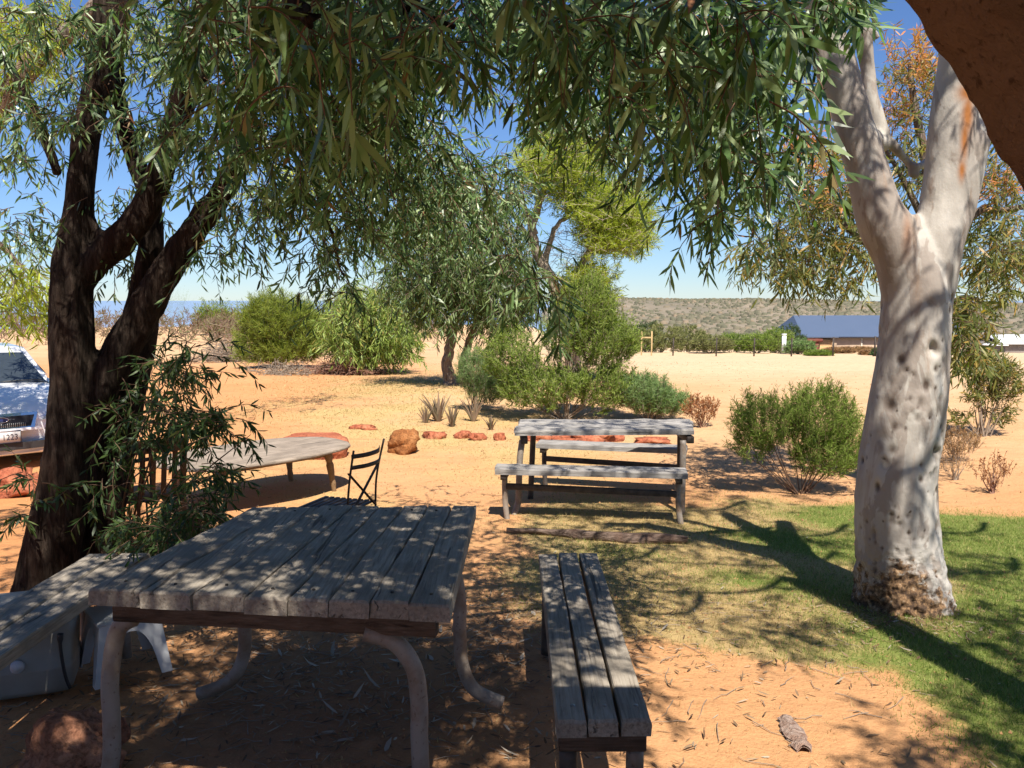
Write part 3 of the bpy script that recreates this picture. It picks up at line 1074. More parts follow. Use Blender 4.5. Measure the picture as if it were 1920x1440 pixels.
def near_gum():
    """a second gum to the right of the archway: only its shadow falls into the picture"""
    t = thing('gum_tree', 'slim gum standing to the right of the archway, shading the near corner of the lawn', 'tree')
    x0, y0 = 2.56, 1.95
    limbs = [([np.array([x0, y0, -.1]), np.array([x0 + .02, y0, .8]), np.array([x0 - .01, y0 + .03, 1.8]), np.array([x0 + .0, y0 + .06, 2.9]), np.array([x0 + .02, y0 + .1, 3.9]), np.array([x0 + .02, y0 + .15, 5.2])],
              [.17, .15, .14, .13, .12, .08])]
    o = trunk_mesh('trunk', limbs, GUM, t, .02, 3, 14)
    for k in ('knot', 'stain', 'foot'):
        o.data.attributes.new(k, 'FLOAT', 'POINT')
    mb = MB()
    def shade(gx, gy, rx, ry, h, n):
        c = np.array([gx, gy, 0]) + SUN * h
        a = rng.uniform(0, 2 * math.pi, n); q = np.sqrt(rng.random(n))
        st = c + np.c_[rx * q * np.cos(a), ry * q * np.sin(a), rng.normal(.12, .2, n)]
        sprays(mb, st, .34, .5, 18, .10, .0145)
    shade(2.35, 3.55, .36, .5, 4.0, 150)
    shade(1.75, 2.95, .38, .18, 3.8, 70)
    shade(2.9, 4.2, .5, .6, 4.2, 120)
    shade(2.7, 5.6, .7, .25, 4.6, 50)
    shade(1.45, 4.2, .35, .16, 3.9, 34)
    mb.build('crown', [LEAF, TWIG], t)


near_gum()


# ------------------------------------------------------------------ trees further off
def olive_tree():
    t = thing('young_gum_tree', 'olive tree with orange new leaf tips behind the pale gum trunk', 'tree')
    D = 8.0
    limbs = [LP([(1725, 905, D, 40), (1728, 760, D, 36), (1722, 620, D, 32), (1730, 480, D, 26), (1740, 340, D, 20), (1715, 200, D, 14), (1705, 120, D, 6)]),
             LP([(1725, 560, D, 20), (1640, 470, D, 16), (1560, 400, D, 12), (1500, 340, D, 6)]),
             LP([(1728, 500, D, 20), (1830, 400, D, 15), (1870, 395, D, 12), (1940, 385, D, 8)]),
             LP([(1728, 620, D, 18), (1800, 560, D, 12), (1850, 570, D, 6)]),
             LP([(1735, 420, D, 16), (1690, 330, D, 10), (1660, 280, D, 6)])]
    mb = MB()
    for p, r in limbs:
        pa = smooth_path(p, 5)
        mb.add(*tube(pa, np.interp(np.linspace(0, len(p) - 1, len(pa)), np.arange(len(p)), r), 8))
    mb.build('trunk', BARK2, t)
    mb = MB()
    def S(c, n, L=.11, W=.015, nl=14, length=.4, m=0, droop=.5, up=.2):
        sprays(mb, pix(*c, int(n * 2.2)), length, droop, nl, L, W, mat_leaf=m, mat_twig=2, up=up)
    S((1540, 440, 100, 90, D, .5), 90); S((1450, 480, 70, 40, D, .5), 34); S((1560, 330, 60, 50, D, .4), 34, m=0)
    S((1520, 300, 50, 30, D, .4), 18, .08, .012, 16, .26, 1, -.3, .5); S((1560, 370, 60, 40, D, .4), 12, .08, .012, 16, .26, 1, -.1, .5)
    S((1720, 290, 50, 60, D, .4), 34); S((1715, 180, 50, 60, D, .4), 26, .09, .012, 14, .3, 0, -.1, .5)
    S((1715, 130, 45, 45, D, .3), 18, .075, .011, 18, .26, 1, -.5, .8); S((1680, 240, 30, 50, D, .3), 14, .075, .011, 16, .26, 1, -.4, .6)
    S((1740, 160, 20, 40, D, .3), 8, .075, .011, 16, .26, 1, -.4, .6)
    S((1870, 300, 50, 60, D, .4), 26); S((1890, 420, 60, 80, D, .4), 46); S((1880, 500, 60, 50, D, .4), 40, .12, .016)
    S((1885, 360, 40, 40, D, .3), 14, .075, .011, 16, .26, 1, -.3, .5)
    S((1620, 500, 50, 40, D, .3), 18)
    S((1815, 590, 34, 40, D - .6, .3), 24, .12, .016, 14, .34); S((1815, 650, 30, 34, D - .6, .3), 24, .12, .016, 14, .34)
    S((1780, 430, 40, 40, D, .3), 10)
    mb.build('crown', [LEAF_OLIVE, LEAF_ORANGE, TWIG], t)


olive_tree()


def mid_tree():
    t = thing('weeping_tree', 'drooping grey-green tree with two leaning trunks on the straw, beyond the aloes', 'tree')
    g = G(842, 722)
    D = g[1]
    limbs = [LP([(848, 738, D, 40), (844, 712, D, 26), (838, 680, D, 21), (846, 640, D, 19), (855, 590, D, 17), (880, 500, D, 18), (910, 400, D, 12), (930, 330, D, 6)]),
             LP([(872, 715, D + .5, 20), (868, 680, D + .5, 16), (884, 630, D + .5, 14), (905, 570, D + .5, 16), (930, 480, D + .5, 10)]),
             LP([(860, 590, D, 14), (830, 500, D, 10), (800, 420, D, 6)]),
             LP([(895, 680, D + .7, 16), (930, 640, D + .7, 14), (980, 590, D + .7, 10), (1010, 540, D + .7, 6)])]
    mb = MB()
    for p, r in limbs:
        pa = smooth_path(p, 6)
        ra = np.interp(np.linspace(0, len(p) - 1, len(pa)), np.arange(len(p)), r)
        V, F = tube(pa + rng.normal(0, .008, pa.shape), ra, 10)
        mb.add(V, F)
    mb.build('trunk', BARK2, t)
    mb = MB()
    def S(c, n, nl=24, L=.14, W=.021, length=.7, droop=.7):
        sprays(mb, pix(*c, int(n * 2.7)), length, droop, nl, L, W, twig_r=.003)
    S((850, 340, 60, 50, D, .7), 40)
    S((930, 370, 40, 40, D, .7), 26)
    S((790, 430, 70, 70, D, .7), 90)
    S((900, 460, 90, 70, D, .8), 130)
    S((840, 540, 80, 50, D, .6), 120)
    S((960, 530, 60, 60, D, .6), 80)
    S((760, 520, 30, 40, D, .5), 26)
    S((930, 590, 40, 40, D + .5, .5), 22)
    mb.build('crown', [LEAF_BG, TWIG_GREY], t)


mid_tree()


def wattle():
    t = thing('wattle_tree', 'feathery yellow-green tree with bare pale inner branches behind the green shrub', 'tree')
    D = 18.0
    limbs = [LP([(1075, 735, D, 34), (1070, 640, D, 30), (1040, 540, D, 24), (1000, 450, D, 18), (1010, 380, D, 14), (1050, 310, D, 8)]),
             LP([(1055, 580, D, 20), (1090, 500, D, 14), (1130, 430, D, 10), (1180, 400, D, 5)]),
             LP([(1020, 500, D, 14), (1040, 430, D, 9), (1080, 400, D, 6), (1130, 395, D, 3)]),
             LP([(1015, 480, D, 12), (960, 400, D, 8), (930, 360, D, 4)]),
             LP([(1005, 440, D, 12), (985, 390, D, 8), (975, 330, D, 4)])]
    mb = MB()
    for p, r in limbs:
        pa = smooth_path(p, 6)
        mb.add(*tube(pa + rng.normal(0, .012, pa.shape), np.interp(np.linspace(0, len(p) - 1, len(pa)), np.arange(len(p)), r), 7))
    mb.build('trunk', TWIG_PALE, t)
    mb = MB()
    def S(c, n, nl=30, mt=0):
        sprays(mb, pix(*c, n * 4), .45, -.1, nl, .12, .013, mat_leaf=mt, mat_twig=1, grav=.05, spread=.9, up=.2, simple=True, twig_r=.004)
    S((1060, 300, 80, 45, D, .6), 170)
    S((1150, 430, 60, 50, D, .6), 190)
    S((1110, 380, 60, 40, D, .6), 90)
    S((1030, 340, 50, 40, D, .6), 60)
    S((1180, 400, 30, 50, D, .5), 50)
    S((1100, 560, 40, 60, D, .6), 120)
    sprays(mb, pix(1075, 460, 50, 40, D, .5, 130), .4, .1, 6, .06, .006, mat_leaf=2, mat_twig=2, grav=.1, simple=True, twig_r=.004)
    mb.build('crown', [LEAF_YEL, TWIG_PALE, TWIG_GREY], t)


wattle()


def left_far_tree():
    t = thing('pale_barked_tree', 'yellow-green tree with a pale limb behind the dark stems, at the left edge', 'tree')
    D = 11.0
    limbs = [LP([(-180, 800, D, 60), (-150, 600, D, 56), (-90, 400, D, 52), (-20, 230, D, 46), (60, 120, D, 40), (115, 70, D, 34), (170, 20, D, 26), (230, -60, D, 16)]),
             LP([(-120, 480, D, 26), (-60, 430, D, 20), (0, 460, D, 12), (40, 500, D, 6)])]
    mb = MB()
    for p, r in limbs:
        pa = smooth_path(p, 6)
        mb.add(*tube(pa, np.interp(np.linspace(0, len(p) - 1, len(pa)), np.arange(len(p)), r), 10))
    mb.build('trunk', BARK2, t)
    mb = MB()
    def S(c, n, m=0):
        sprays(mb, pix(*c, n), .5, .5, 15, .14, .017, mat_leaf=m, twig_r=.003)
    S((30, 60, 90, 80, D, .6), 190)
    S((200, 30, 160, 60, D, .6), 70)
    S((560, 330, 110, 80, D + 2, .6), 60)
    S((40, 510, 50, 30, D - 1, .5), 46)
    S((40, 560, 50, 30, D - 1, .5), 40)
    S((330, 120, 60, 60, D, .5), 22)
    S((-150, 200, 130, 150, D, .8), 120)
    sprays(mb, ell(np.array([-6.0, 10.1, .6]) + SUN * 4.2, (.75, .42, .25), 240), .45, .5, 18, .12, .017, twig_r=.003)  # unseen leaf clump added towards the sun to shade the car bonnet
    mb.build('crown', [LEAF_YEL, TWIG_GREY], t)


left_far_tree()


# ------------------------------------------------------------------ shrubs
def shrub(name, label, cat, base, lobes, mat, L, W, n, nl, length, droop=-.1, twig=TWIG_GREY, up=.6, simple=True, grav=-.1, spread=.8, stems=10, twig_r=.003, group=None, core=True, lvar=.3):
    base = np.array(base, float)
    t = thing(name, label, cat, base, group=group)
    mb = MB()
    tot = sum(l[1][0] * l[1][1] * l[1][2] for l in lobes)
    sm = MB()
    for c, r in lobes:
        k = max(4, int(n * (r[0] * r[1] * r[2]) / tot))
        st = ell(c, r, k, .35)
        st[:, 2] = np.maximum(st[:, 2], .03)
        dr = nrm((st - np.array([0, 0, -.1])) * .9 + randdir(k) * .5 * np.linalg.norm(r) + np.array([0, 0, up]) * np.linalg.norm(r))
        sprays(mb, st, length, droop, nl, L, W, dirs=dr, grav=grav, spread=spread, simple=simple, twig_r=twig_r * .6, lvar=lvar)
        for q in range(stems):
            e = ell(c, np.array(r) * .8, 1)[0]
            m_ = e * .45 + np.array([0, 0, -.08 * e[2]]) + rng.normal(0, .04 * np.linalg.norm(r), 3)
            pa = smooth_path([np.array([rng.normal(0, .03), rng.normal(0, .03), -.05]), m_, e], 5)
            sm.add(*tube(pa, np.linspace(twig_r * 4, twig_r * .8, len(pa)), 5))
    if stems: sm.build('stem', twig, t)
    mb.build('foliage', [mat, twig], t)
    return t


def lob(base, px, py, d, rx, ry, rd=None):
    """lobe seen at a place in the photo, relative to the base"""
    c = P(px, py, d) - np.array(base)
    s = d / FPX
    return (c, (rx * s, (rd if rd is not None else rx * s * .8), ry * s))


b = G(525, 690)
shrub('feathery_shrub', 'rounded bright green feathery bush beside the dead brush, left of the drooping fresh-green one', 'shrub', b,
      [lob(b, 520, 620, b[1], 60, 44), lob(b, 565, 640, b[1], 46, 40), lob(b, 488, 655, b[1], 34, 26), lob(b, 540, 668, b[1], 54, 20), lob(b, 500, 676, b[1], 40, 12)], LEAF_FINE, .16, .012, 1700, 34, .5, up=.4, stems=4)
b = G(690, 700)
t = thing('weeping_shrub', 'drooping fresh-green young gum sweeping its leaves down to the straw', 'shrub', b)
mb = MB()
sprays(mb, pix(690, 570, 76, 44, b[1], .6, 420) - b, .7, .7, 16, .19, .024, twig_r=.003)
sprays(mb, pix(690, 620, 84, 44, b[1], .6, 520) - b, .6, .6, 16, .19, .024, twig_r=.003)
sprays(mb, pix(740, 640, 40, 30, b[1], .5, 60) - b, .6, .4, 16, .19, .024, twig_r=.003)
sm = MB()
for (ex, ey) in ((690, 560), (650, 600), (735, 610), (705, 640), (660, 650)):
    pa = smooth_path([np.array([0, 0, -.05]), P(688, 660, b[1]) - b, P(ex, ey, b[1]) - b], 5)
    sm.add(*tube(pa, np.linspace(.04, .01, len(pa)), 6))
sm.build('stem', TWIG, t)
mb.build('foliage', [LEAF_WILLOW, TWIG], t)

b = G(1060, 785)
shrub('green_shrub', 'tall loose green shrub behind the far picnic table, brown twigs showing low down', 'shrub', b,
      [lob(b, 1100, 600, b[1], 48, 60), lob(b, 1130, 660, b[1], 55, 50), lob(b, 970, 690, b[1], 50, 45), lob(b, 1020, 740, b[1], 70, 34), lob(b, 1120, 740, b[1], 60, 36), lob(b, 1060, 650, b[1], 40, 40)],
      LEAF_SHRUB, .07, .011, 1700, 28, .3, up=.3, stems=5)
b = G(890, 770)
shrub('grey_green_shrub', 'soft grey-green shrub at the foot of the leaning tree trunks', 'shrub', b,
      [lob(b, 895, 715, b[1], 34, 34), lob(b, 910, 745, b[1], 36, 22)], LEAF_BLUE, .09, .006, 380, 24, .3, up=1.2)
b = G(1215, 788)
shrub('grey_green_shrub', 'low dense blue-green bush right behind the far picnic table', 'shrub', b,
      [lob(b, 1210, 755, b[1], 46, 30), lob(b, 1245, 768, b[1], 40, 20)], LEAF_BLUE, .08, .008, 620, 26, .22, up=1.2)
b = G(1500, 925)
shrub('broom_shrub', 'open green broom-like shrub with bare lower stems, left of the pale gum', 'shrub', b,
      [lob(b, 1440, 810, b[1], 58, 46), lob(b, 1530, 800, b[1], 62, 56), lob(b, 1580, 840, b[1], 36, 50), lob(b, 1540, 870, b[1], 60, 34), lob(b, 1420, 850, b[1], 36, 26)],
      LEAF_SHRUB, .05, .0055, 1250, 26, .19, up=.5, stems=4, twig=TWIG, twig_r=.002)
b = G(1840, 818)
shrub('young_gum_tree', 'small leaning young gum with olive leaves on the bare sand at the right', 'tree', b,
      [lob(b, 1855, 700, b[1], 38, 26), lob(b, 1880, 730, b[1], 30, 34), lob(b, 1835, 745, b[1], 24, 28), lob(b, 1870, 785, b[1], 22, 18), lob(b, 1810, 790, b[1], 20, 14)],
      LEAF_OLIVE, .075, .013, 330, 16, .16, droop=.3, grav=.3, simple=False, stems=5)
b = G(1790, 865)
shrub('dry_shrub', 'dry yellowish low shrub at the foot of the small leaning gum', 'shrub', b, [lob(b, 1790, 840, b[1], 40, 22)], LEAF_DRY, .05, .006, 130, 16, .14, up=.8)
b = G(1862, 925)
shrub('dry_shrub', 'sparse rusty dry weed on the sand at the right edge', 'shrub', b, [lob(b, 1862, 895, b[1], 30, 26)], LEAF_RED, .03, .007, 50, 14, .12, up=1.0, twig=TWIG_RED)
b = G(1790, 900)
shrub('dry_shrub', 'thin pale dead weed between the gum trunk and the rusty weed', 'shrub', b, [lob(b, 1785, 880, b[1], 30, 16)], LEAF_DRY, .03, .005, 34, 10, .12, up=.8)
b = G(1318, 800)
shrub('dry_shrub', 'rusty red dry weed beside the right end of the far table top', 'shrub', b, [lob(b, 1315, 778, b[1], 30, 18)], LEAF_RED, .05, .010, 110, 14, .16, up=1.0, twig=TWIG_RED)

# grassy shoots round the foot of the dark trunk
b = PZ(300, 1060, -.08)
t = thing('leafy_shrub', 'dark leafy shrub between the dark tree trunk and the foreground table', 'shrub', b)
mb = MB()
def SS(c, n, **kw):
    sprays(mb, pix(*c, n) - b, kw.get('length', .28), kw.get('droop', .45), kw.get('nl', 17), .068, .0115, twig_r=.002, up=kw.get('up', .2))
SS((330, 690, 50, 30, 4.7, .2), 26); SS((370, 660, 24, 20, 4.7, .2), 8); SS((300, 730, 50, 40, 4.7, .2), 10)
SS((350, 785, 50, 26, 4.6, .25), 28); SS((410, 800, 44, 26, 4.6, .2), 26); SS((280, 780, 50, 30, 4.7, .2), 12)
SS((225, 850, 40, 40, 4.8, .2), 12); SS((210, 950, 40, 60, 4.8, .2), 16); SS((260, 1010, 60, 34, 4.6, .2), 36)
SS((360, 960, 40, 36, 4.4, .2), 60, length=.3, droop=.7); SS((380, 900, 26, 30, 4.5, .2), 20); SS((330, 1000, 60, 30, 4.3, .2), 46); SS((215, 740, 30, 60, 4.75, .15), 12)
SS((60, 900, 26, 20, 4.9, .2), 6); SS((60, 960, 36, 16, 4.9, .2), 10); SS((405, 870, 10, 16, 4.4, .1), 4)
sm = MB()
for (ex, ey, d) in ((330, 690, 4.7), (370, 655, 4.7), (330, 800, 4.6), (420, 790, 4.6), (470, 815, 4.6), (280, 780, 4.7), (210, 930, 4.8), (360, 940, 4.4), (250, 860, 4.7), (60, 950, 4.9)):
    e = P(ex, ey, d) - b
    pa = smooth_path([np.array([-.25 + rng.normal(0, .05), .1, -.05]), np.array([e[0] * .5 - .15, e[1] * .5, e[2] * .55]), e], 6)
    sm.add(*tube(pa, np.linspace(.010, .002, len(pa)), 5))
sm.build('stem', TWIG, t)
mb.build('foliage', [LEAF_DARK, TWIG], t)


# aloes
def aloe(px, py, h_px, label, seed):
    b = G(px, py)
    s = b[1] / FPX
    t = thing('aloe_plant', label, 'plant', b, group='dried aloes behind the row of red stones')
    r = np.random.default_rng(seed)
    mb = MB()
    n = 16
    for k in range(n):
        a = r.uniform(0, 2 * math.pi); tilt = r.uniform(.08, .75)
        L = h_px * s * r.uniform(.65, 1.1)
        d = np.array([math.cos(a) * tilt, math.sin(a) * tilt, 1])
        d = d / np.linalg.norm(d)
        end = d * L + np.array([math.cos(a), math.sin(a), -.4]) * L * .12 * tilt
        pa = smooth_path([np.array([0, 0, -.03]), d * L * .5, end], 3)
        mb.add(*tube(pa, np.linspace(.024, .002, len(pa)) * (h_px / 45), 5))
    mb.build('leaf_rosette', ALOE, t)


aloe(798, 793, 34, 'leftmost dried aloe behind the red stones, short and spiky', 1)
aloe(822, 790, 58, 'tallest dried aloe, upright brown leaves, second from the left', 2)
aloe(848, 800, 44, 'spreading grey-green aloe with a fallen pale leaf in front', 3)
aloe(888, 790, 46, 'dried aloe just left of the grey-green shrub', 4)
aloe(921, 806, 30, 'small reddish aloe nearest the far picnic table', 5)


# heaps of dead brush
def brush(label, px, py, rx, h, n, m, seed, cat='brush pile'):
    b = G(px, py)
    s = b[1] / FPX
    r = np.random.default_rng(seed)
    k = 5
    c = np.c_[r.normal(0, rx * s * .5, n), r.normal(0, rx * s * .35, n), np.abs(r.normal(0, h * s * .4, n)) + .02]
    c[:, 2] *= np.exp(-(c[:, 0] / (rx * s)) ** 2)
    d = nrm(r.normal(0, 1, (n, 3)) * np.array([1, .8, .35]))
    L = r.uniform(.25, .9, n)
    tt = np.linspace(-.5, .5, k)
    pa = c[:, None] + d[:, None] * (tt[None, :, None] * L[:, None, None]) + r.normal(0, .03, (n, k, 3))
    pa[..., 2] = np.maximum(pa[..., 2], .01)
    V, F = tubes_many(pa, .010, .004, 4)
    o = MB().add(V, F).build('brush_pile', m)
    o.location = b
    tag(o, label, cat)


brush('grey heap of dead branches left of the bright green feathery bush', 425, 678, 62, 44, 420, TWIG_GREY, 1)
brush('reddish heap of dead twigs at the foot of the drooping fresh-green gum', 650, 702, 66, 34, 420, TWIG_RED, 2)
brush('scatter of dry sticks under the bright green feathery bush', 530, 702, 60, 22, 120, TWIG_GREY, 3)

# scrub on the far edge of the plateau
mb = MB()
n = 900
px = np.r_[rng.uniform(-60, 470, 520), rng.uniform(560, 830, 220), rng.uniform(380, 500, 160)]
st = []
for q in px:
    d = rng.uniform(52, 92)
    p = P(q, 600, d)
    st.append([p[0], d, float(gz(p[0], d)) + rng.uniform(.1, 1.0)])
sprays(mb, np.array(st), 1.3, -.1, 14, .45, .07, grav=-.2, up=.7, simple=True, twig_r=.012)
tag(mb.build('coastal_scrub', [leaf_mat('scrub_leaf', [(0, (.10, .075, .055)), (.5, (.19, .12, .09)), (1, (.17, .17, .08))], .2, .8, .1), TWIG_RED]),
    'grey-red dry scrub along the far edge of the sandy flat above the sea', 'scrub', kind='stuff')
for (px_, py_, rx, ry, lab) in [(325, 606, 26, 22, 'bright green rounded bush far off, seen between the dark stems'), (405, 628, 26, 20, 'small green bush far off, just left of the grey heap of branches')]:
    b = G(px_, py_)
    shrub('feathery_shrub', lab, 'shrub', b, [lob(b, px_, py_ - ry * .8, b[1], rx, ry)], LEAF_FINE, .32, .04, 240, 22, .9 * b[1] / 45, up=.6, stems=3)
b = G(60, 612)
shrub('feathery_shrub', 'green bush far off at the left edge, below the drooping leaves', 'shrub', b, [lob(b, 66, 590, b[1], 44, 22)], LEAF_FINE, .32, .04, 240, 22, .9, up=.6, stems=3)

def hill_scrub():
    r = np.random.default_rng(31)
    n = 9000
    d = 430 + 1060 * r.random(n) ** .8
    az = np.radians(r.uniform(-3, 38, n))
    x = d * np.sin(az); y = d * np.cos(az)
    keep = (wob(x / 70, y / 170, 1.6) + r.normal(0, .5, n)) > -.35
    x, y, d = x[keep], y[keep], d[keep]
    n = len(x)
    z = gz(x, y)
    s_ = r.uniform(1.2, 3.4, n)
    hh = s_ * r.uniform(.45, .8, n)
    ang = np.linspace(0, 2 * math.pi, 6, endpoint=False)
    ring0 = np.stack([np.cos(ang), np.sin(ang), np.full(6, -.25)], -1)
    ring1 = np.stack([np.cos(ang + .4) * .75, np.sin(ang + .4) * .75, np.full(6, .75)], -1)
    T = np.concatenate([ring0, ring1, [[0, 0, 1.0]]])
    V = T[None] * np.stack([s_, s_, hh], -1)[:, None] * r.uniform(.7, 1.3, (n, 13, 1)) + np.stack([x, y, z], -1)[:, None]
    q = np.arange(6); q2 = (q + 1) % 6
    F4 = np.stack([q, q2, q2 + 6, q + 6], -1); F3 = np.stack([q + 6, q2 + 6, np.full(6, 12)], -1)
    b_ = (np.arange(n) * 13)[:, None, None]
    M = Mat('hill_scrub', .95, .05)
    M.col(M.ramp(M.rand(), [(0, (.085, .085, .06)), (.5, (.13, .125, .085)), (.85, (.16, .14, .10)), (1, (.22, .17, .12))]))
    tag(MB().add(V.reshape(-1, 3), [(F4[None] + b_).reshape(-1, 4), (F3[None] + b_).reshape(-1, 3)]).build('hill_scrub', M.m),
        'dark low scrub dotted over the dry hills beyond the house', 'scrub', kind='stuff')


hill_scrub()

LEAF_HEDGE = leaf_mat('hedge_leaf', [(0, (.09, .10, .035)), (.5, (.16, .17, .06)), (1, (.25, .24, .10))], .25, .7, .1)
# bushes along the fence
hedge = [(1168, 640, 26, 24, 58, 0), (1240, 638, 34, 34, 60, 0), (1215, 630, 26, 30, 64, 1), (1290, 638, 30, 32, 62, 0), (1335, 648, 30, 22, 58, 0), (1375, 645, 26, 22, 60, 2), (1420, 648, 26, 26, 58, 2),
         (1455, 642, 26, 30, 62, 2), (1478, 640, 26, 34, 66, 1), (1500, 655, 22, 20, 57, 3), (1536, 664, 20, 16, 55, 2), (1574, 668, 24, 14, 58, 4), (1612, 668, 30, 14, 60, 4), (1640, 672, 22, 14, 56, 4), (1655, 676, 14, 16, 50, 1)]
hm = [LEAF_HEDGE, LEAF_DARK, LEAF_SHRUB, LEAF_BLUE, LEAF_DRY]
hl = ['dull green bush behind the fence near the timber frame', 'dull green tall bush just right of the timber frame', 'dark green bush behind the timber frame', 'dull green rounded bush left of the first fence post',
      'low dull green bush behind the first dark fence post', 'fresh green low bush between the two dark fence posts', 'bright green bush left of the white marker post', 'bright green tall bush behind the white marker post',
      'dark domed bush between the marker post and the house', 'blue-green bush at the second dark fence post', 'bright green round bush in front of the porch posts', 'dry grey bush below the house wall',
      'wide yellowish dry bush in front of the house wall', 'pale dry bush left of the gum trunk', 'small dark bush touching the gum trunk']
for (q, lab) in zip(hedge, hl):
    px_, py_, rx, ry, d, mi = q
    p = P(px_, 640, d)
    b = np.array([p[0], d, float(gz(p[0], d))])
    top = P(px_, py_ - ry, d)[2] - b[2]
    top = max(top - .3, .35)
    if mi in (2, 4) and px_ > 1530: top = .22
    rx_ = rx * d / FPX * 1.15
    shrub('fence_shrub', lab, 'shrub', b, [((0, 0, top * .5), (rx_, rx_ * .8, top * .5)), ((rx_ * .5, .1, top * .35), (rx_ * .6, rx_ * .5, top * .35)), ((-rx_ * .5, -.1, top * .33), (rx_ * .6, rx_ * .5, top * .33))],
          hm[mi], .20, .035, 330, 18, min(.28, top * .4), up=.5, stems=3, twig_r=.008, group='bushes along the far fence')


# ------------------------------------------------------------------ fence, frame, house, shed
def far_things():
    t = thing('wire_fence', 'thin wire fence with dark posts crossing the far edge of the pale sand', 'fence', (0, 0, 0))
    posts = [(1262, 660), (1343, 664), (1414, 668), (1484, 673), (1562, 678), (1640, 684)]
    tops = []
    for px_, py_ in posts:
        d = 55 - (px_ - 1262) * .02
        p = P(px_, 650, d)
        z0 = float(gz(p[0], d))
        V, F = tube([[p[0], d, z0 - .2], [p[0] + .02, d, z0 + 1.15]], .045, 6)
        MB().add(V, F).build('post', IRON, t)
        tops.append(np.array([p[0], d, z0]))
    mb = MB()
    for h in (.35, .7, 1.05):
        mb.add(*tube([q + np.array([0, 0, h]) for q in tops], .008, 4))
    mb.build('wire', IRON, t)
    d = 54.0
    t = thing('timber_frame', 'pale timber gate frame of two posts and a crossbar on the sand', 'gate frame', (0, 0, 0))
    M = simple('pale_timber', (.50, .36, .18), .8, .2)
    for px_ in (1203, 1222):
        p = P(px_, 640, d); z0 = float(gz(p[0], d))
        zt = P(px_, 621, d)[2]
        V, F = beam([p[0], d, z0 - .2], [p[0], d, zt], .08, .08, .01, up=(0, 1, 0))
        MB().add(V, F).build('post', M, t)
    a = P(1203, 633, d); c = P(1222, 633, d)
    MB().add(*beam(a + np.array([.06, 0, 0]), c - np.array([.06, 0, 0]), .07, .09, .01)).build('crossbar', M, t)
    p = P(1470, 640, 57); z0 = float(gz(p[0], 57))
    mb = MB().add(*box([p[0], 57, z0 + .55], [.26, .14, 1.3])).add(*box([p[0], 57, z0 + 1.28], [.3, .18, .08]))
    o = mb.build('marker_post', simple('white_marker', (.7, .72, .72), .6))
    tag(o, 'squat white marker post among the bushes by the fence', 'post')
    # house
    D = 80.0
    def W(px_, py_, dd): return P(px_, py_, dd)
    xl = W(1512, 600, D)[0]; xr = xl + 15.5
    ze = W(0, 631, D)[2]; zr = W(0, 596, D)[2] + .15
    zb = ze - 2.75
    t = thing('house', 'low house with a blue-grey metal roof and tan walls beyond the fence', 'house', (xl, D, zb))
    wall = simple('tan_brick', (.44, .33, .24), .9, .1, .1, 3)
    roofm = Mat('blue_metal_roof', .4, .5)
    wv = roofm.n('ShaderNodeTexWave', bands_direction='X'); wv.inputs['Scale'].default_value = 4
    roofm.l(roofm.co, wv.inputs[0])
    roofm.col(roofm.mix(roofm.noise(.6, 3), (.075, .105, .165), (.09, .12, .185)))
    roofm.bump(wv.outputs['Fac'], .4, .03)
    h = ze - zb
    mb = MB().add(*box([8.8, 4.5, h / 2], [12.6, 9, h], 0))
    mb.build('wall', wall, t)
    MB().add(*box([1.35, 1.6, h / 2 - .15], [2.4, 3, h - .3])).build('porch_wall', simple('orange_brick', (.48, .30, .15), .9, .1), t)
    rh = zr - ze
    V = np.array([[-.4, -.3, h], [15.7, -.3, h], [15.7, 9.5, h], [-.4, 9.5, h], [.25, 4.5, h + rh], [14.9, 4.5, h + rh],
                  [-.4, -.3, h - .10], [15.7, -.3, h - .10], [15.7, 9.5, h - .14], [-.4, 9.5, h - .14]])
    rf = MB().add(V, [np.array([[0, 1, 5, 4], [2, 3, 4, 5], [6, 7, 1, 0], [7, 8, 2, 1], [8, 9, 3, 2], [9, 6, 0, 3], [9, 8, 7, 6]]), np.array([[1, 2, 5], [3, 0, 4]])], smooth=False).build('roof', roofm.m, t)
    MB().add(*box([9.3, -.35, h - .05], [12.6, .10, .12])).build('gutter', simple('dark_gutter', (.05, .06, .09), .5), t)
    dk = simple('dark_red_post', (.16, .05, .035), .7)
    for x in (.0, .95):
        MB().add(*box([x, -.2, h / 2 - .08], [.3, .3, h - .2])).build('porch_post', dk, t)
    MB().add(*box([.5, -.3, h - .34], [1.9, .3, .3])).build('porch_beam', dk, t)
    MB().add(*box([4.0 + 1.2, -.03, h / 2], [.12, .10, h - .2])).build('downpipe', simple('cream_pipe', (.6, .55, .45), .6), t)
    # shed
    D2 = 62.0
    p0 = W(1858, 668, D2); zb2 = p0[2] - .4
    t = thing('shed', 'grey shed with a white metal roof at the right edge beyond the sand', 'shed', (p0[0], D2, zb2))
    hw = W(0, 643, D2)[2] - zb2; hr = W(0, 630, D2)[2] - zb2
    gm = simple('grey_cladding', (.28, .25, .23), .7, .3, .1, 4)
    MB().add(*box([4.6, 2.5, hw / 2], [7.2, 5, hw])).build('wall', gm, t)
    MB().add(*box([.45, 1.2, hw / 2 - .12], [1.1, 2.4, hw - .24])).build('lean_to', simple('dark_grey_cladding', (.17, .155, .15), .7), t)
    wr = simple('white_roof', (.78, .80, .82), .4, .5, .03)
    V = np.array([[.7, -.3, hw], [8.6, -.3, hw], [8.6, 2.5, hr], [.9, 2.5, hr], [8.6, 5.3, hw], [.7, 5.3, hw]])
    V2 = V - np.array([0, 0, .08])
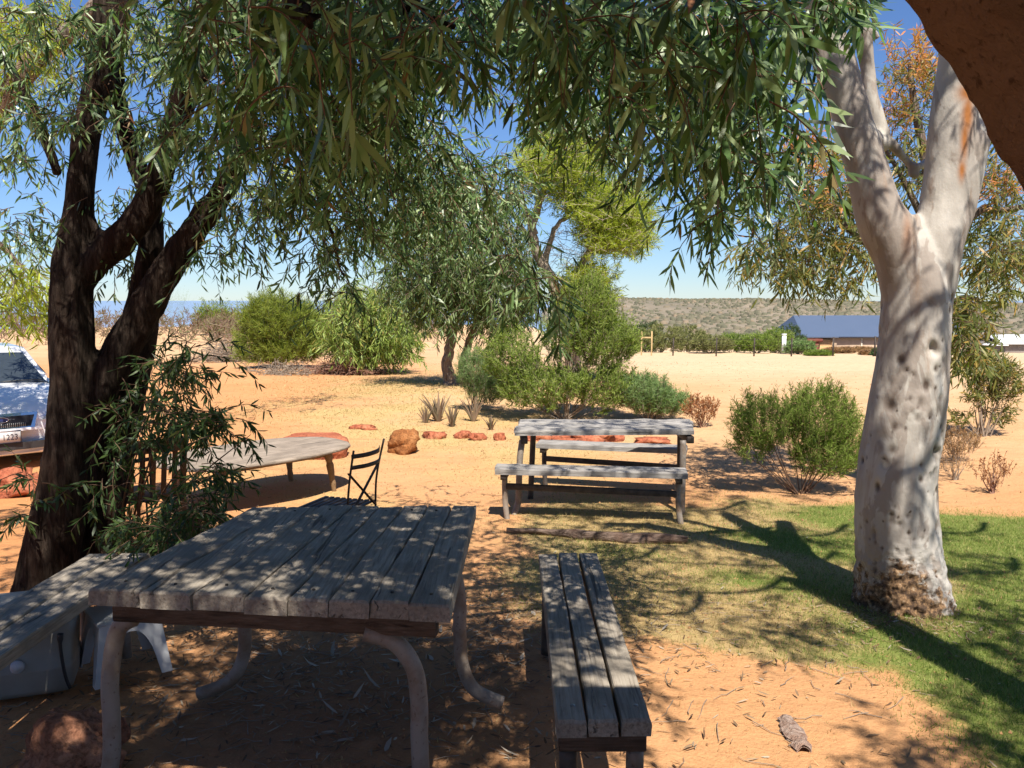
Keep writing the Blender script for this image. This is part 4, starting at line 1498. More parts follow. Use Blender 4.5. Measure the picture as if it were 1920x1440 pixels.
    MB().add(np.r_[V, V2], [np.array([[0, 1, 2, 3], [3, 2, 4, 5], [9, 8, 7, 6], [11, 10, 8, 9], [0, 6, 7, 1], [5, 4, 10, 11], [0, 3, 9, 6], [3, 5, 11, 9], [1, 7, 8, 2], [2, 8, 10, 4]])], smooth=False).build('roof', wr, t)
    MB().add(*box([.4, 1.1, hw - .16], [1.35, 2.8, .08])).build('lean_to_roof', wr, t)


far_things()


# ------------------------------------------------------------------ furniture
def pipe_leg(pts, r, m, parent, k=5, name='leg'):
    pa = smooth_path(pts, k)
    return MB().add(*tube(pa, r, 12)).build(name, m, parent)


def bolt(parent, p, r=.009, m=None):
    p = np.array(p)
    MB().add(*tube([p + [0, 0, -.004], p + [0, 0, .003]], [r, r * .8], 8)).build('bolt', m or IRON, parent)


def near_table():
    t = thing('plank_table', 'weathered grey plank table on bent pipe legs in the foreground', 'table', (-.68, 2.98, 0))
    o0 = np.array([-.68, 2.98, 0])
    zt = .78
    nl, nr, fr, fl = [np.array([x, y, zt]) - o0 for x, y in ((-1.285, 2.515), (-.175, 2.375), (-.152, 3.575), (-1.09, 3.555))]
    mb = MB()
    cuts = np.array([0, .155, .30, .445, .565, .675, .785, .89, 1.0])
    bo = MB()
    for i in range(8):
        a, b_ = cuts[i] + .0015, cuts[i + 1] - .0015
        e0 = rng.normal(0, .008); e1 = rng.normal(0, .012); dz = rng.normal(0, .003)
        L = lambda u: nl + (nr - nl) * u + np.array([0, e0, dz])
        F_ = lambda u: fl + (fr - fl) * u + np.array([0, e1, dz])
        mb.add(*plank(L(a), L(b_), F_(b_), F_(a), .052, 18, .006, .0016), smooth=False)
        for v in (.07, .93):
            for q in (.45,):
                u = a + (b_ - a) * q
                c = L(u) * (1 - v) + F_(u) * v
                bolt(t, c + np.array([0, 0, .001]), .006)
    mb.build('tabletop', WOOD, t)
    for v in (.07, .93):
        a = nl * (1 - v) + fl * v; b_ = nr * (1 - v) + fr * v
        a = a + (b_ - a) * .045 - np.array([0, 0, .054 + .033]); b_ = b_ - (b_ - a) * .05 - np.array([0, 0, .054 + .033])
        MB().add(*beam(a, b_, .05, .064, .006, 4)).build('rail', WOOD_DARK, t)
    r = .027
    za = zt - .12
    ybar = .02
    for x_in, x_out, y, foot in ((-.52 + .02, -.585, -.385, -.16), (.24, .40, -.50, .16), (-.30, -.42, .44, -.2), (.36, .47, .36, .17)):
        s = np.sign(x_out - x_in)
        pts = [(x_in, y, za), (x_in + (x_out - x_in) * .55, y, za - .03), (x_out - s * .015, y, za - .11), (x_out, y, za - .22), (x_out, y, .32), (x_out + .01 * s, y, .18), (x_out + foot * .35, y, .075), (x_out + foot, y, .02)]
        pipe_leg(pts, r, PIPE, t)
    return t


near_table()


def bench(name, label, cat, loc, rotz, L, W, h, nb, wood, axis, bolts=True, end_rail=True):
    """slatted bench along its local axis"""
    t = thing(name, label, cat, loc, rotz)
    mb = MB(); bo = MB()
    gaps = np.linspace(-W / 2, W / 2, nb + 1)
    for i in range(nb):
        a, b_ = gaps[i] + .004, gaps[i + 1] - .004
        e0, e1 = rng.normal(0, .008, 2)
        if axis == 'Y':
            c = [(a, -L / 2 + e0, h), (b_, -L / 2 + e0, h), (b_ + (.006 if i == nb - 1 else 0), L / 2 + e1, h), (a + (.006 if i == nb - 1 else 0), L / 2 + e1, h)]
        else:
            c = [(L / 2 + e0, a, h), (L / 2 + e0, b_, h), (-L / 2 + e1, b_, h), (-L / 2 + e1, a, h)]
        mb.add(*plank(*c, .05, 18, .008, .0016), smooth=False)
        for v in (-L / 2 + .09, L / 2 - .09):
            m_ = (a + b_) / 2
            if bolts: bolt(t, (m_ + .01, v, h + .001) if axis == 'Y' else (v, m_, h + .001), .009, STEEL)
    mb.build('seat', wood, t)
    return t


nb = bench('plank_bench', 'three-board grey bench alone to the right of the foreground table', 'bench', (.268, 3.22, 0), 0.0, 1.66, .284, .43, 3, WOOD, 'Y')
for y in (-.77, .70):
    MB().add(*beam([-.125, y, .345], [.125, y, .345], .07, .055, .008, 3)).build('rail', WOOD_DARK, nb)
    for x in (-.10, .10):
        pipe_leg([(x, y, .312), (x, y, .2), (x * 1.02, y, .1), (x * 1.05, y, -.02)], .027, PIPE if x > 0 else IRON_PIPE, nb, 3)
lb = bench('plank_bench', 'grey bench along the left edge beside the dark tree trunk', 'bench', (-1.90, 3.10, 0), R(0), 1.92, .29, .43, 2, WOOD, 'Y')
for y in (-.75, .78):
    MB().add(*beam([-.12, y, .345], [.12, y, .345], .07, .055, .008, 3)).build('rail', WOOD_DARK, lb)
    for x in (-.09, .09):
        pipe_leg([(x, y, .312), (x, y, .2), (x * 1.05, y, -.02)], .024, PIPE, lb, 3)


def far_table():
    z0 = -.2
    t = thing('plank_table', 'weathered grey plank table on pipe legs beyond the lawn, with two benches', 'table', (.80, 7.45, z0), R(1))
    o0 = np.array([.80, 7.45, z0])
    mb = MB()
    nl, nr, fr, fl = [np.array([x, y, .55]) - o0 for x, y in ((.0, 7.15), (1.545, 7.22), (1.66, 7.86), (.07, 7.86))]
    cuts = np.linspace(0, 1, 6)
    for i in range(5):
        a, b_ = cuts[i] + .01, cuts[i + 1] - .01
        e0, e1 = rng.normal(0, .012, 2)
        L = lambda u: nr + (fr - nr) * u + np.array([e0, 0, rng.normal(0, .003)])
        F_ = lambda u: nl + (fl - nl) * u + np.array([e1, 0, rng.normal(0, .003)])
        mb.add(*plank(L(a), L(b_), F_(b_), F_(a), .045, 16, .012, .003), smooth=False)
    mb.build('tabletop', WOOD_X, t)
    for x in (-.70, .72):
        MB().add(*beam([x, -.22, .75 - .06 - .035], [x, .36, .75 - .06 - .035], .06, .06, .006, 2)).build('rail', IRON_PIPE, t)
    zt = .65
    g = lambda x, y: float(gz(o0[0] + x, o0[1] + y)) - z0 - .02
    pipe_leg([(-.715, -.17, zt), (-.735, -.19, .5), (-.745, -.2, .25), (-.75, -.21, .12), (-.79, -.26, g(-.79, -.26))], .027, PIPE, t)
    pipe_leg([(-.60, .30, zt), (-.61, .31, .4), (-.625, .33, g(-.6, .33))], .026, IRON_PIPE, t)
    pipe_leg([(.66, -.20, zt), (.66, -.21, .4), (.655, -.22, g(.65, -.2))], .028, PIPE, t)
    pipe_leg([(.74, .30, zt), (.745, .31, .4), (.75, .33, g(.75, .33))], .026, IRON_PIPE, t)

    def fb(label, a, b_, zs, d, lx):
        a = np.array(a); b_ = np.array(b_)
        c = (a + b_) / 2
        L = np.linalg.norm(b_ - a); an = math.atan2(b_[1] - a[1], b_[0] - a[0])
        zg = float(gz(c[0], c[1]))
        q = bench('plank_bench', label, 'bench', (c[0], c[1], zg), an, L, d, zs - zg, 2, WOOD_X, 'X', bolts=False)
        h = zs - zg
        MB().add(*beam([-L / 2 + .08, 0, h - .17], [L / 2 - .05, 0, h - .20], .04, .05, .006, 3)).build('brace', IRON_PIPE, q)
        for x in (-L / 2 + .07, L / 2 - .06):
            MB().add(*beam([x, -d / 2 + .02, h - .075], [x, d / 2 - .02, h - .075], .05, .045, .005, 2)).build('rail', IRON_PIPE, q)
            pipe_leg([(x, 0, h - .09), (x, 0, h * .5), (x + .012, -.015, .06), (x + .03, -.03, -.04)], .024, PIPE if lx else IRON_PIPE, q, 4)
    fb('pale grey bench in front of the far plank table', (-.13, 7.08), (1.42, 6.90), .262, .24, 1)
    fb('pale grey bench behind the far plank table', (.25, 8.38), (1.66, 8.05), .255, .24, 0)


far_table()


def oval_table():
    c = np.array([-2.36, 7.85]); z0 = float(gz(*c)) - .0
    an = R(50)
    t = thing('oval_table', 'low oval table with a worn wooden top and turned legs behind the leafy shrub', 'table', (c[0], c[1], z0), an)
    a, b_ = .93, .56
    n = 64
    ang = np.linspace(0, 2 * math.pi, n, endpoint=False)
    ex = lambda q: np.sign(np.cos(q)) * np.abs(np.cos(q)) ** .8
    ey = lambda q: np.sign(np.sin(q)) * np.abs(np.sin(q)) ** .8
    prof = [(0.0, .0), (.5, .0), (.9, .0), (.985, -.002), (1.0, -.012), (1.0, -.03), (.97, -.036), (.5, -.036), (0, -.036)]
    ht = .43
    V = []
    for s, dz in prof:
        s = max(s, .001)
        wv = 1 + (.008 * np.sin(ang * 7) + rng.normal(0, .003, n) if s > .95 else 0)
        V.append(np.c_[a * s * ex(ang) * wv, b_ * s * ey(ang) * wv, np.full(n, ht + dz)])
    V = np.concatenate(V)
    m = len(prof)
    i = np.arange(m - 1)[:, None] * n; j = np.arange(n)[None]; j2 = (j + 1) % n
    MB().add(V, [np.stack([i + j, i + n + j, i + n + j2, i + j2], -1).reshape(-1, 4)]).build('tabletop', WOOD_OVAL, t)
    sk = MB()
    for p, q in (((-.53, -.30), (.53, -.30)), ((-.53, .30), (.53, .30)), ((-.55, -.275), (-.55, .275)), ((.55, -.275), (.55, .275))):
        sk.add(*beam([p[0], p[1], ht - .036 - .032], [q[0], q[1], ht - .036 - .032], .024, .06, .003, 2))
    sk.build('apron', WOOD_TURN, t)
    pr = [(0.0, .018), (.05, .020), (.09, .026), (.13, .022), (.2, .028), (.27, .032), (.30, .024), (.32, .030), (.34, .034), (.393, .034)]
    for x, y in ((-.58, -.33), (.58, -.33), (-.58, .33), (.58, .33)):
        pts = [(x * (1.05 - .08 * z / .39), y * (1.05 - .08 * z / .39), z - .02) for z, r in pr]
        MB().add(*tube(smooth_path(pts, 2), np.interp(np.linspace(0, 9, 19), np.arange(10), [r * 1.15 for z, r in pr]), 12)).build('leg', WOOD_TURN, t)


oval_table()


def metal_chair(loc, rotz, label):
    t = thing('folding_chair', label, 'chair', loc, rotz)
    # local: back along x at y=0, seat toward +y
    hw = .185
    r = .007
    for s in (-1, 1):
        pipe_leg([(s * hw, .0, 0), (s * hw, .0, .42), (s * hw, -.015, .62), (s * hw, -.05 - (.02 if s > 0 else 0), .83 + (.02 if s > 0 else 0))], r, IRON, t, 4, 'back_post')
        pipe_leg([(s * (hw - .02), .36, 0), (s * (hw - .02), .36, .42)], r, IRON, t, 2, 'front_leg')
    for z, dz in ((.79, .028), (.72, .026)):
        pa = smooth_path([(-hw, -.035, z), (-.07, -.085, z), (.07, -.085, z), (hw, -.035, z)], 6)
        mb = MB()
        for q in (0,):
            mb.add(*beam(pa[0], pa[1], .006, dz, .002))
        mb = MB()
        n = len(pa)
        V = []
        for p in pa:
            V += [p + [0, -.003, dz / 2], p + [0, .003, dz / 2], p + [0, .003, -dz / 2], p + [0, -.003, -dz / 2]]
        i = np.arange(n - 1)[:, None] * 4; j = np.arange(4)[None]; j2 = (j + 1) % 4
        F = np.stack([i + j, i + j2, i + 4 + j2, i + 4 + j], -1).reshape(-1, 4)
        mb.add(np.array(V), [F, np.array([[3, 2, 1, 0], [(n - 1) * 4 + k for k in range(4)]])])
        mb.build('back_rail', IRON, t)
    MB().add(*beam([-hw, -.012, .68], [hw, .0, .40], .008, .018, .002, up=(0, 1, 0))).build('cross_brace', IRON, t)
    MB().add(*beam([hw, -.022, .68], [-hw, -.012, .40], .008, .018, .002, up=(0, 1, 0))).build('cross_brace', IRON, t)
    pipe_leg([(-hw, .0, .36), (0, -.01, .33), (hw, .0, .36)], .007, IRON, t, 4, 'stretcher')
    st = MB()
    for k in range(9):
        y = .02 + k * .044
        st.add(*beam([-hw, y, .425], [hw, y, .425], .03, .010, .003))
    st.build('seat', IRON, t)
    return t


pc = P(678, 900, 5.48)
a_ = P(655, 858, 5.30); b_ = P(703, 842, 5.62)
an = math.atan2(b_[1] - a_[1], b_[0] - a_[0])
zc = float(gz(pc[0], pc[1]))
metal_chair((pc[0], pc[1], zc), an, 'dark iron folding chair with a crossed back beyond the foreground table')
pc2 = P(228, 960, 5.6)
metal_chair((pc2[0], pc2[1], float(gz(pc2[0], pc2[1]))), R(25), 'dark iron folding chair half hidden in the shrub behind the dark tree')


def wood_chair():
    p = P(285, 950, 5.75)
    t = thing('slat_chair', 'orange-brown wooden slat-back chair behind the leafy shrub', 'chair', (p[0], p[1], float(gz(p[0], p[1]))), R(38))
    hw = .20
    for s in (-1, 1):
        pipe = MB().add(*beam([s * hw, 0, 0], [s * hw, -.02, .45], .042, .042, .006, up=(0, 1, 0)))
        pipe.add(*beam([s * hw, -.02, .45], [s * hw, -.10, .84], .04, .036, .006, up=(0, 1, 0)))
        pipe.build('back_post', WOOD_CHAIR, t)
        MB().add(*beam([s * hw, .38, 0], [s * hw, .38, .42], .042, .042, .006, up=(0, 1, 0))).build('front_leg', WOOD_CHAIR, t)
        MB().add(*beam([s * hw, .02, .25], [s * hw, .36, .25], .022, .03, .004)).build('stretcher', WOOD_CHAIR, t)
    MB().add(*beam([-hw + .02, -.10, .80], [hw - .02, -.10, .80], .026, .085, .006, 3)).build('top_rail', WOOD_CHAIR, t)
    for k in range(5):
        x = -hw + .06 + k * .07
        MB().add(*beam([x, -.03, .47], [x, -.094, .757], .034, .014, .003, up=(0, 1, 0))).build('back_slat', WOOD_CHAIR, t)
    MB().add(*beam([0, -.01, .435], [0, .41, .435], .43, .03, .008, 3)).build('seat', WOOD_CHAIR, t)


wood_chair()


# plastic stool under the left bench
def stool():
    p = PZ(195, 1300, 0)
    t = thing('plastic_stool', 'low white plastic stool with arched sides under the left bench', 'stool', (-1.74, 3.72, 0), R(38))
    w1, w2, h, th = .125, .16, .255, .006
    # four flared sides each cut by an arch
    mb = MB()
    def side(rot):
        n = 14
        xs = np.linspace(-1, 1, 2 * n + 1)
        arch = np.where(np.abs(xs) < .68, .21 * np.sqrt(np.clip(1 - (np.abs(xs) / .68) ** 2.6, 0, 1)), 0)
        V = []
        for off in (0, -th):
            for x, az_ in zip(xs, arch):
                for z in (az_, max(az_, .0) + (h - az_) * .5, h):
                    wz = w2 + (w1 - w2) * z / h
                    V.append([x * wz, -(wz + off), z])
        V = np.array(V)
        ca, sa = math.cos(rot), math.sin(rot)
        V = np.c_[V[:, 0] * ca - V[:, 1] * sa, V[:, 0] * sa + V[:, 1] * ca, V[:, 2]]
        m = 3; N_ = len(xs)
        i = np.arange(N_ - 1)[:, None] * m; j = np.arange(m - 1)[None]
        F = np.stack([i + j, i + m + j, i + m + j + 1, i + j + 1], -1).reshape(-1, 4)
        k = N_ * m
        F2 = F[:, ::-1] + k
        e = np.arange(N_ - 1) * m
        F3 = np.stack([e, e + k, e + m + k, e + m], -1)
        mb.add(V, [F, F2, F3], smooth=False)
    for q in range(4): side(q * math.pi / 2)
    mb.build('side_panels', PLASTIC_W, t)
    MB().add(*beam([-.13, 0, h + .006], [.13, 0, h + .006], .26, .016, .007, 2)).build('top', PLASTIC_W, t)


stool()


def cooler():
    t = thing('plastic_crate', 'grey plastic cool box standing under the near end of the left bench', 'box', (-2.12, 3.57, 0), R(20))
    w_, d_, h = .46, .34, .325
    mb = MB()
    prof = [(.92, 0), (.95, .02), (.97, .10), (.975, .112), (.955, .116), (.985, .24), (1.0, .30)]
    n = 28
    ang = np.linspace(0, 2 * math.pi, n, endpoint=False) + math.pi / 4
    def sq(q, s):
        c, s_ = np.cos(q), np.sin(q)
        k = (np.abs(c) ** 9 + np.abs(s_) ** 9) ** (-1 / 9.)
        return np.c_[c * k * w_ / 2 * s, s_ * k * d_ / 2 * s]
    V = [np.c_[sq(ang, s), np.full(n, z)] for s, z in prof]
    V = np.concatenate(V)
    m = len(prof)
    i = np.arange(m - 1)[:, None] * n; j = np.arange(n)[None]; j2 = (j + 1) % n
    mb.add(V, [np.stack([i + j, i + j2, i + n + j2, i + n + j], -1).reshape(-1, 4), np.array([list(range(n))[::-1]]), np.array([[(m - 1) * n + k for k in range(n)]])])
    mb.build('body', PLASTIC_G, t)
    lid = [(1.02, .302), (1.03, .31), (1.03, .34), (1.0, .352), (.6, .356)]
    V = np.concatenate([np.c_[sq(ang, s), np.full(n, z)] for s, z in lid])
    m = len(lid); i = np.arange(m - 1)[:, None] * n
    MB().add(V, [np.stack([i + j, i + j2, i + n + j2, i + n + j], -1).reshape(-1, 4), np.array([list(range(n))[::-1]]), np.array([[(m - 1) * n + k for k in range(n)]])]).build('lid', PLASTIC_G, t)
    x = w_ / 2
    hd = MB()
    y = -d_ / 2
    hd.add(*tube(smooth_path([(x - .045, y - .012, .262), (x - .047, y - .016, .2), (x - .035, y - .014, .08), (x - .02, y - .008, .02)], 4), [.012] * 3 + [.007] * 10, 8))
    hd.build('handle', PLASTIC_D, t)
    MB().add(*tube([(.02, -d_ / 2 - .0, .14), (.02, -d_ / 2 - .016, .14)], [.028, .026], 16)).build('tap_cap', PLASTIC_W, t)


cooler()


# ------------------------------------------------------------------ rocks, log, bark
def put_rock(name, label, loc, size, seed, m, group=None, **kw):
    V, F = rock(loc, size, seed, **kw)
    o = MB().add(V, F).build(name, m)
    o.location = [float(q) for q in loc]
    tag(o, label, 'rock', group)
    return o


p = PZ(150, 1440, 0)
put_rock('rock', 'orange-pink rock beside the near left leg of the foreground table', (p[0] - .02, p[1] + .02, .06), (.17, .15, .14), 3, ROCK_PINK, rough=.3, facet=.25)
b = G(758, 848)
put_rock('rock', 'round lumpy brown rock alone on the sand beyond the iron chair', (b[0], b[1], b[2] + .11), (.20, .19, .16), 8, ROCK_LAT, rough=.25, facet=.12)
b = G(590, 868)
put_rock('rock', 'large flat-topped red boulder behind the oval table', (b[0] - .10, b[1] + .45, b[2] + .09), (.42, .38, .26), 5, ROCK_RED, rough=.22, flat=.55, facet=.10)
b = G(30, 935)
put_rock('rock', 'big dusky red boulder at the left edge in front of the car', (b[0] - .12, b[1] + .3, b[2] + .06), (.36, .32, .20), 9, ROCK_RED, rough=.28, facet=.2)
stones = [(815, 818, 22, 12, 'flat orange-red stone at the left end of the garden edging'), (868, 818, 17, 14, 'pointed red edging stone in front of the spreading aloe'), (895, 822, 18, 13, 'rounded orange-red edging stone, middle of the row'),
          (936, 822, 13, 14, 'upright red edging stone just left of the far table'), (1010, 822, 30, 12, 'red edging stone behind the left legs of the far table'), (1110, 822, 70, 16, 'wide flat red slab seen beneath the far table top'),
          (1225, 828, 34, 11, 'pale orange-red stone under the right end of the far table'), (680, 800, 30, 8, 'low pinkish stone sunk in the straw beyond the round rock')]
for i, (px_, py_, rx, ry, lab) in enumerate(stones):
    b = G(px_, py_ + 6)
    s = b[1] / FPX
    put_rock('edging_stone', lab, (b[0], b[1] + .1, b[2] + ry * s * .35), (rx * s, rx * s * .55, ry * s * 1.1), 20 + i, ROCK_RED, 'red stones edging the garden bed', rough=.3, facet=.3, flat=.6, sub=3)


def log():
    a, b_ = G(950, 1000), G(1290, 1020)
    t = []
    n = 26
    r = np.random.default_rng(3)
    pts = np.array([a + (b_ - a) * q for q in np.linspace(0, 1, n)])
    pts[:, 2] = gz(pts[:, 0], pts[:, 1]) + .025
    pts[:, 1] += .03 * np.sin(np.linspace(0, 7, n))
    rad = np.interp(np.linspace(0, 1, n), [0, .2, .6, .9, 1], [.018, .03, .04, .05, .035])
    V, F = tube(pts, rad, 14)
    V = V + np.array([[0, 0, noise.noise(Vector((p[0] * 3, p[1] * 16, p[2] * 16))) * .02] for p in V]) + np.array([[0, noise.noise(Vector((p[0] * 4 + 3, p[1] * 9, p[2] * 9))) * .03, 0] for p in V])
    o = MB().add(V, F).build('fallen_branch', m_bark('log_bark', (.05, .032, .025), (.27, .20, .16), (.17, .10, .07), (.14, 1, 1)))
    tag(o, 'long dead branch lying on the lawn in front of the far benches', 'branch')
    p = G(1490, 1382)
    c1, c2 = G(1472, 1352), G(1508, 1412)
    n, m = 12, 7
    d = nrm(c2 - c1); s = np.array([d[1], -d[0], 0])
    V = []
    for i in range(n):
        u = i / (n - 1)
        w_ = .035 * (.55 + .6 * math.sin(math.pi * min(max(u * .9 + .08, 0), 1))) * (1 + .2 * r.normal())
        for j in range(m):
            v = j / (m - 1) * 2 - 1
            q = c1 + (c2 - c1) * u + s * w_ * v
            V.append([q[0], q[1], float(gz(q[0], q[1])) + .012 + .018 * (1 - v * v) + r.normal(0, .002)])
    V = np.array(V)
    i = np.arange(n - 1)[:, None] * m; j = np.arange(m - 1)[None]
    F = np.stack([i + j, i + j + 1, i + m + j + 1, i + m + j], -1).reshape(-1, 4)
    V2 = V - np.array([0, 0, .008]); k = n * m
    o = MB().add(np.r_[V, V2], [F, F[:, ::-1] + k]).build('bark_strip', m_bark('curled_bark', (.22, .13, .10), (.55, .45, .38), (.38, .24, .18)))
    tag(o, 'curled pinkish strip of bark lying on the bare orange sand', 'bark')


log()


# ------------------------------------------------------------------ archway close to the camera
def archway():
    d0, d1 = 1.0, 1.3
    pts = [(1240, -330), (1400, -262), (1500, -205), (1590, -128), (1650, -62), (1698, 0), (1723, 37), (1763, 97), (1800, 150), (1833, 207), (1858, 263), (1897, 320), (1928, 375), (1970, 460), (1998, 560), (2010, 700)]
    right = [P(a, b_, d1)[[0, 2]] for a, b_ in pts]
    xc = .42
    right = np.array(right)
    q = smooth_path(np.c_[right, np.zeros(len(right))], 5)[:, :2]
    q = q + np.array([noise.noise(Vector((p[0] * 16, p[1] * 16, 2))) * .007 + noise.noise(Vector((p[0] * 50, p[1] * 50, 2))) * .003 for p in q])[:, None] * np.array([1, .6])
    left = q[::-1].copy()
    xm = q[0][0]
    wl = 2.3
    lx = np.c_[xm - .35 - (left[:, 0] - xm) / (left[:, 0].max() - xm) * wl, left[:, 1]]
    # arch line from the left foot over the top to the right foot
    line = np.r_[[[lx[0][0], -.1]], lx[:-1], q, [[q[-1][0] + .005, -.1]]]
    n = len(line)
    outer = np.array([(-3.4, -.1), (-3.4, 2.62), (2.2, 2.62), (2.2, -.1)])
    # outer border sampled to the same count, matched by arc
    def outer_at(u):
        seg = np.array([0, .32, .68, 1.0])
        return np.array([np.interp(u, seg, outer[:, 0]), np.interp(u, seg, outer[:, 1])])
    s = np.r_[0, np.cumsum(np.linalg.norm(np.diff(line, axis=0), axis=1))]; s /= s[-1]
    O = np.array([outer_at(u) for u in s])
    m = 8
    V = []
    for y in (d0, d1):
        for i in range(n):
            for k in range(m):
                f = k / (m - 1)
                p = line[i] * (1 - f) + O[i] * f
                V.append([p[0], y + .006 * noise.noise(Vector((p[0] * 8, y * 3, p[1] * 8))), p[1]])
    V = np.array(V)
    i = np.arange(n - 1)[:, None] * m; j = np.arange(m - 1)[None]
    F = np.stack([i + j, i + j + 1, i + m + j + 1, i + m + j], -1).reshape(-1, 4)
    k = n * m
    e = np.arange(n - 1) * m
    # soffit with rounded middle
    Fs = np.stack([e, e + m, e + m + k, e + k], -1)
    Fo = np.stack([e + m - 1, e + m - 1 + k, e + 2 * m - 1 + k, e + 2 * m - 1], -1)
    M = Mat('earth_render', .95, .08)
    n1 = M.noise(7, 6, .65)
    n2 = M.noise(40, 5, .65)
    c = M.mix(M.ramp(n1, [(.35, 0), (.65, 1)]), (.15, .095, .06), (.19, .125, .078))
    c = M.mix(M.ramp(n2, [(.56, 0), (.66, .8)]), c, (.06, .035, .022))
    c = M.mix(M.ramp(M.noise(3, 6, .7), [(.5, 0), (.7, .5)]), c, (.27, .18, .115))
    M.col(c)
    M.bump(M.mth('ADD', n1, M.mth('MULTIPLY', n2, .6)), 1.0, .03)
    o = MB().add(V, [F[:, ::-1], F + k, Fs, Fo]).build('archway', M.m)
    tag(o, 'rough brown earthen archway wall filling the top right corner, close to the viewer', 'archway')


archway()


def veranda_roof():
    t = thing('veranda_roof', 'dark veranda roof over the viewer, behind the earthen archway', 'roof', (0, 0, 0))
    ys = np.linspace(-3.2, 0.99, 5)
    xs = np.linspace(-3.4, 2.2, 120)
    X, Y = np.meshgrid(xs, ys)
    V = np.stack([X, Y, 2.64 + .012 * np.sin(X * 2 * math.pi / .12)], -1).reshape(-1, 3)
    i = np.arange(4)[:, None] * 120; j = np.arange(119)[None]
    F = np.stack([i + j, i + j + 1, i + 121 + j, i + 120 + j], -1).reshape(-1, 4)
    V2 = V + np.array([0, 0, .004]); k = len(V)
    MB().add(np.r_[V, V2], [F[:, ::-1], F + k]).build('sheet', simple('roof_sheet', (.30, .26, .22), .6, .3), t)
    for y in (-3.1, -1.7, -.3, .9):
        MB().add(*beam([-3.4, y, 2.57], [2.2, y, 2.57], .06, .10, .006)).build('rafter', WOOD_BROWN, t)
    for x in (-3.2, 2.0):
        MB().add(*beam([x, -3.1, -.1], [x, -3.1, 2.52], .12, .12, .008, up=(0, 1, 0))).build('post', WOOD_BROWN, t)


veranda_roof()


# ------------------------------------------------------------------ the white car
def text_part(s, size, m, parent, loc, name):
    cu = bpy.data.curves.new(name, 'FONT')
    cu.body = s; cu.size = size; cu.extrude = .0015; cu.align_x = 'CENTER'; cu.align_y = 'CENTER'
    cu.space_character = 1.05
    tmp = bpy.data.objects.new(name + '_curve', cu)
    C.objects.link(tmp)
    dg = bpy.context.evaluated_depsgraph_get(); dg.update()
    me = bpy.data.meshes.new_from_object(tmp.evaluated_get(dg))
    bpy.data.objects.remove(tmp)
    me.name = name
    me.materials.clear(); me.materials.append(m)
    o = bpy.data.objects.new(name, me)
    C.objects.link(o)
    o.parent = parent
    o.location = loc
    o.rotation_euler = (R(90), 0, 0)
    return o


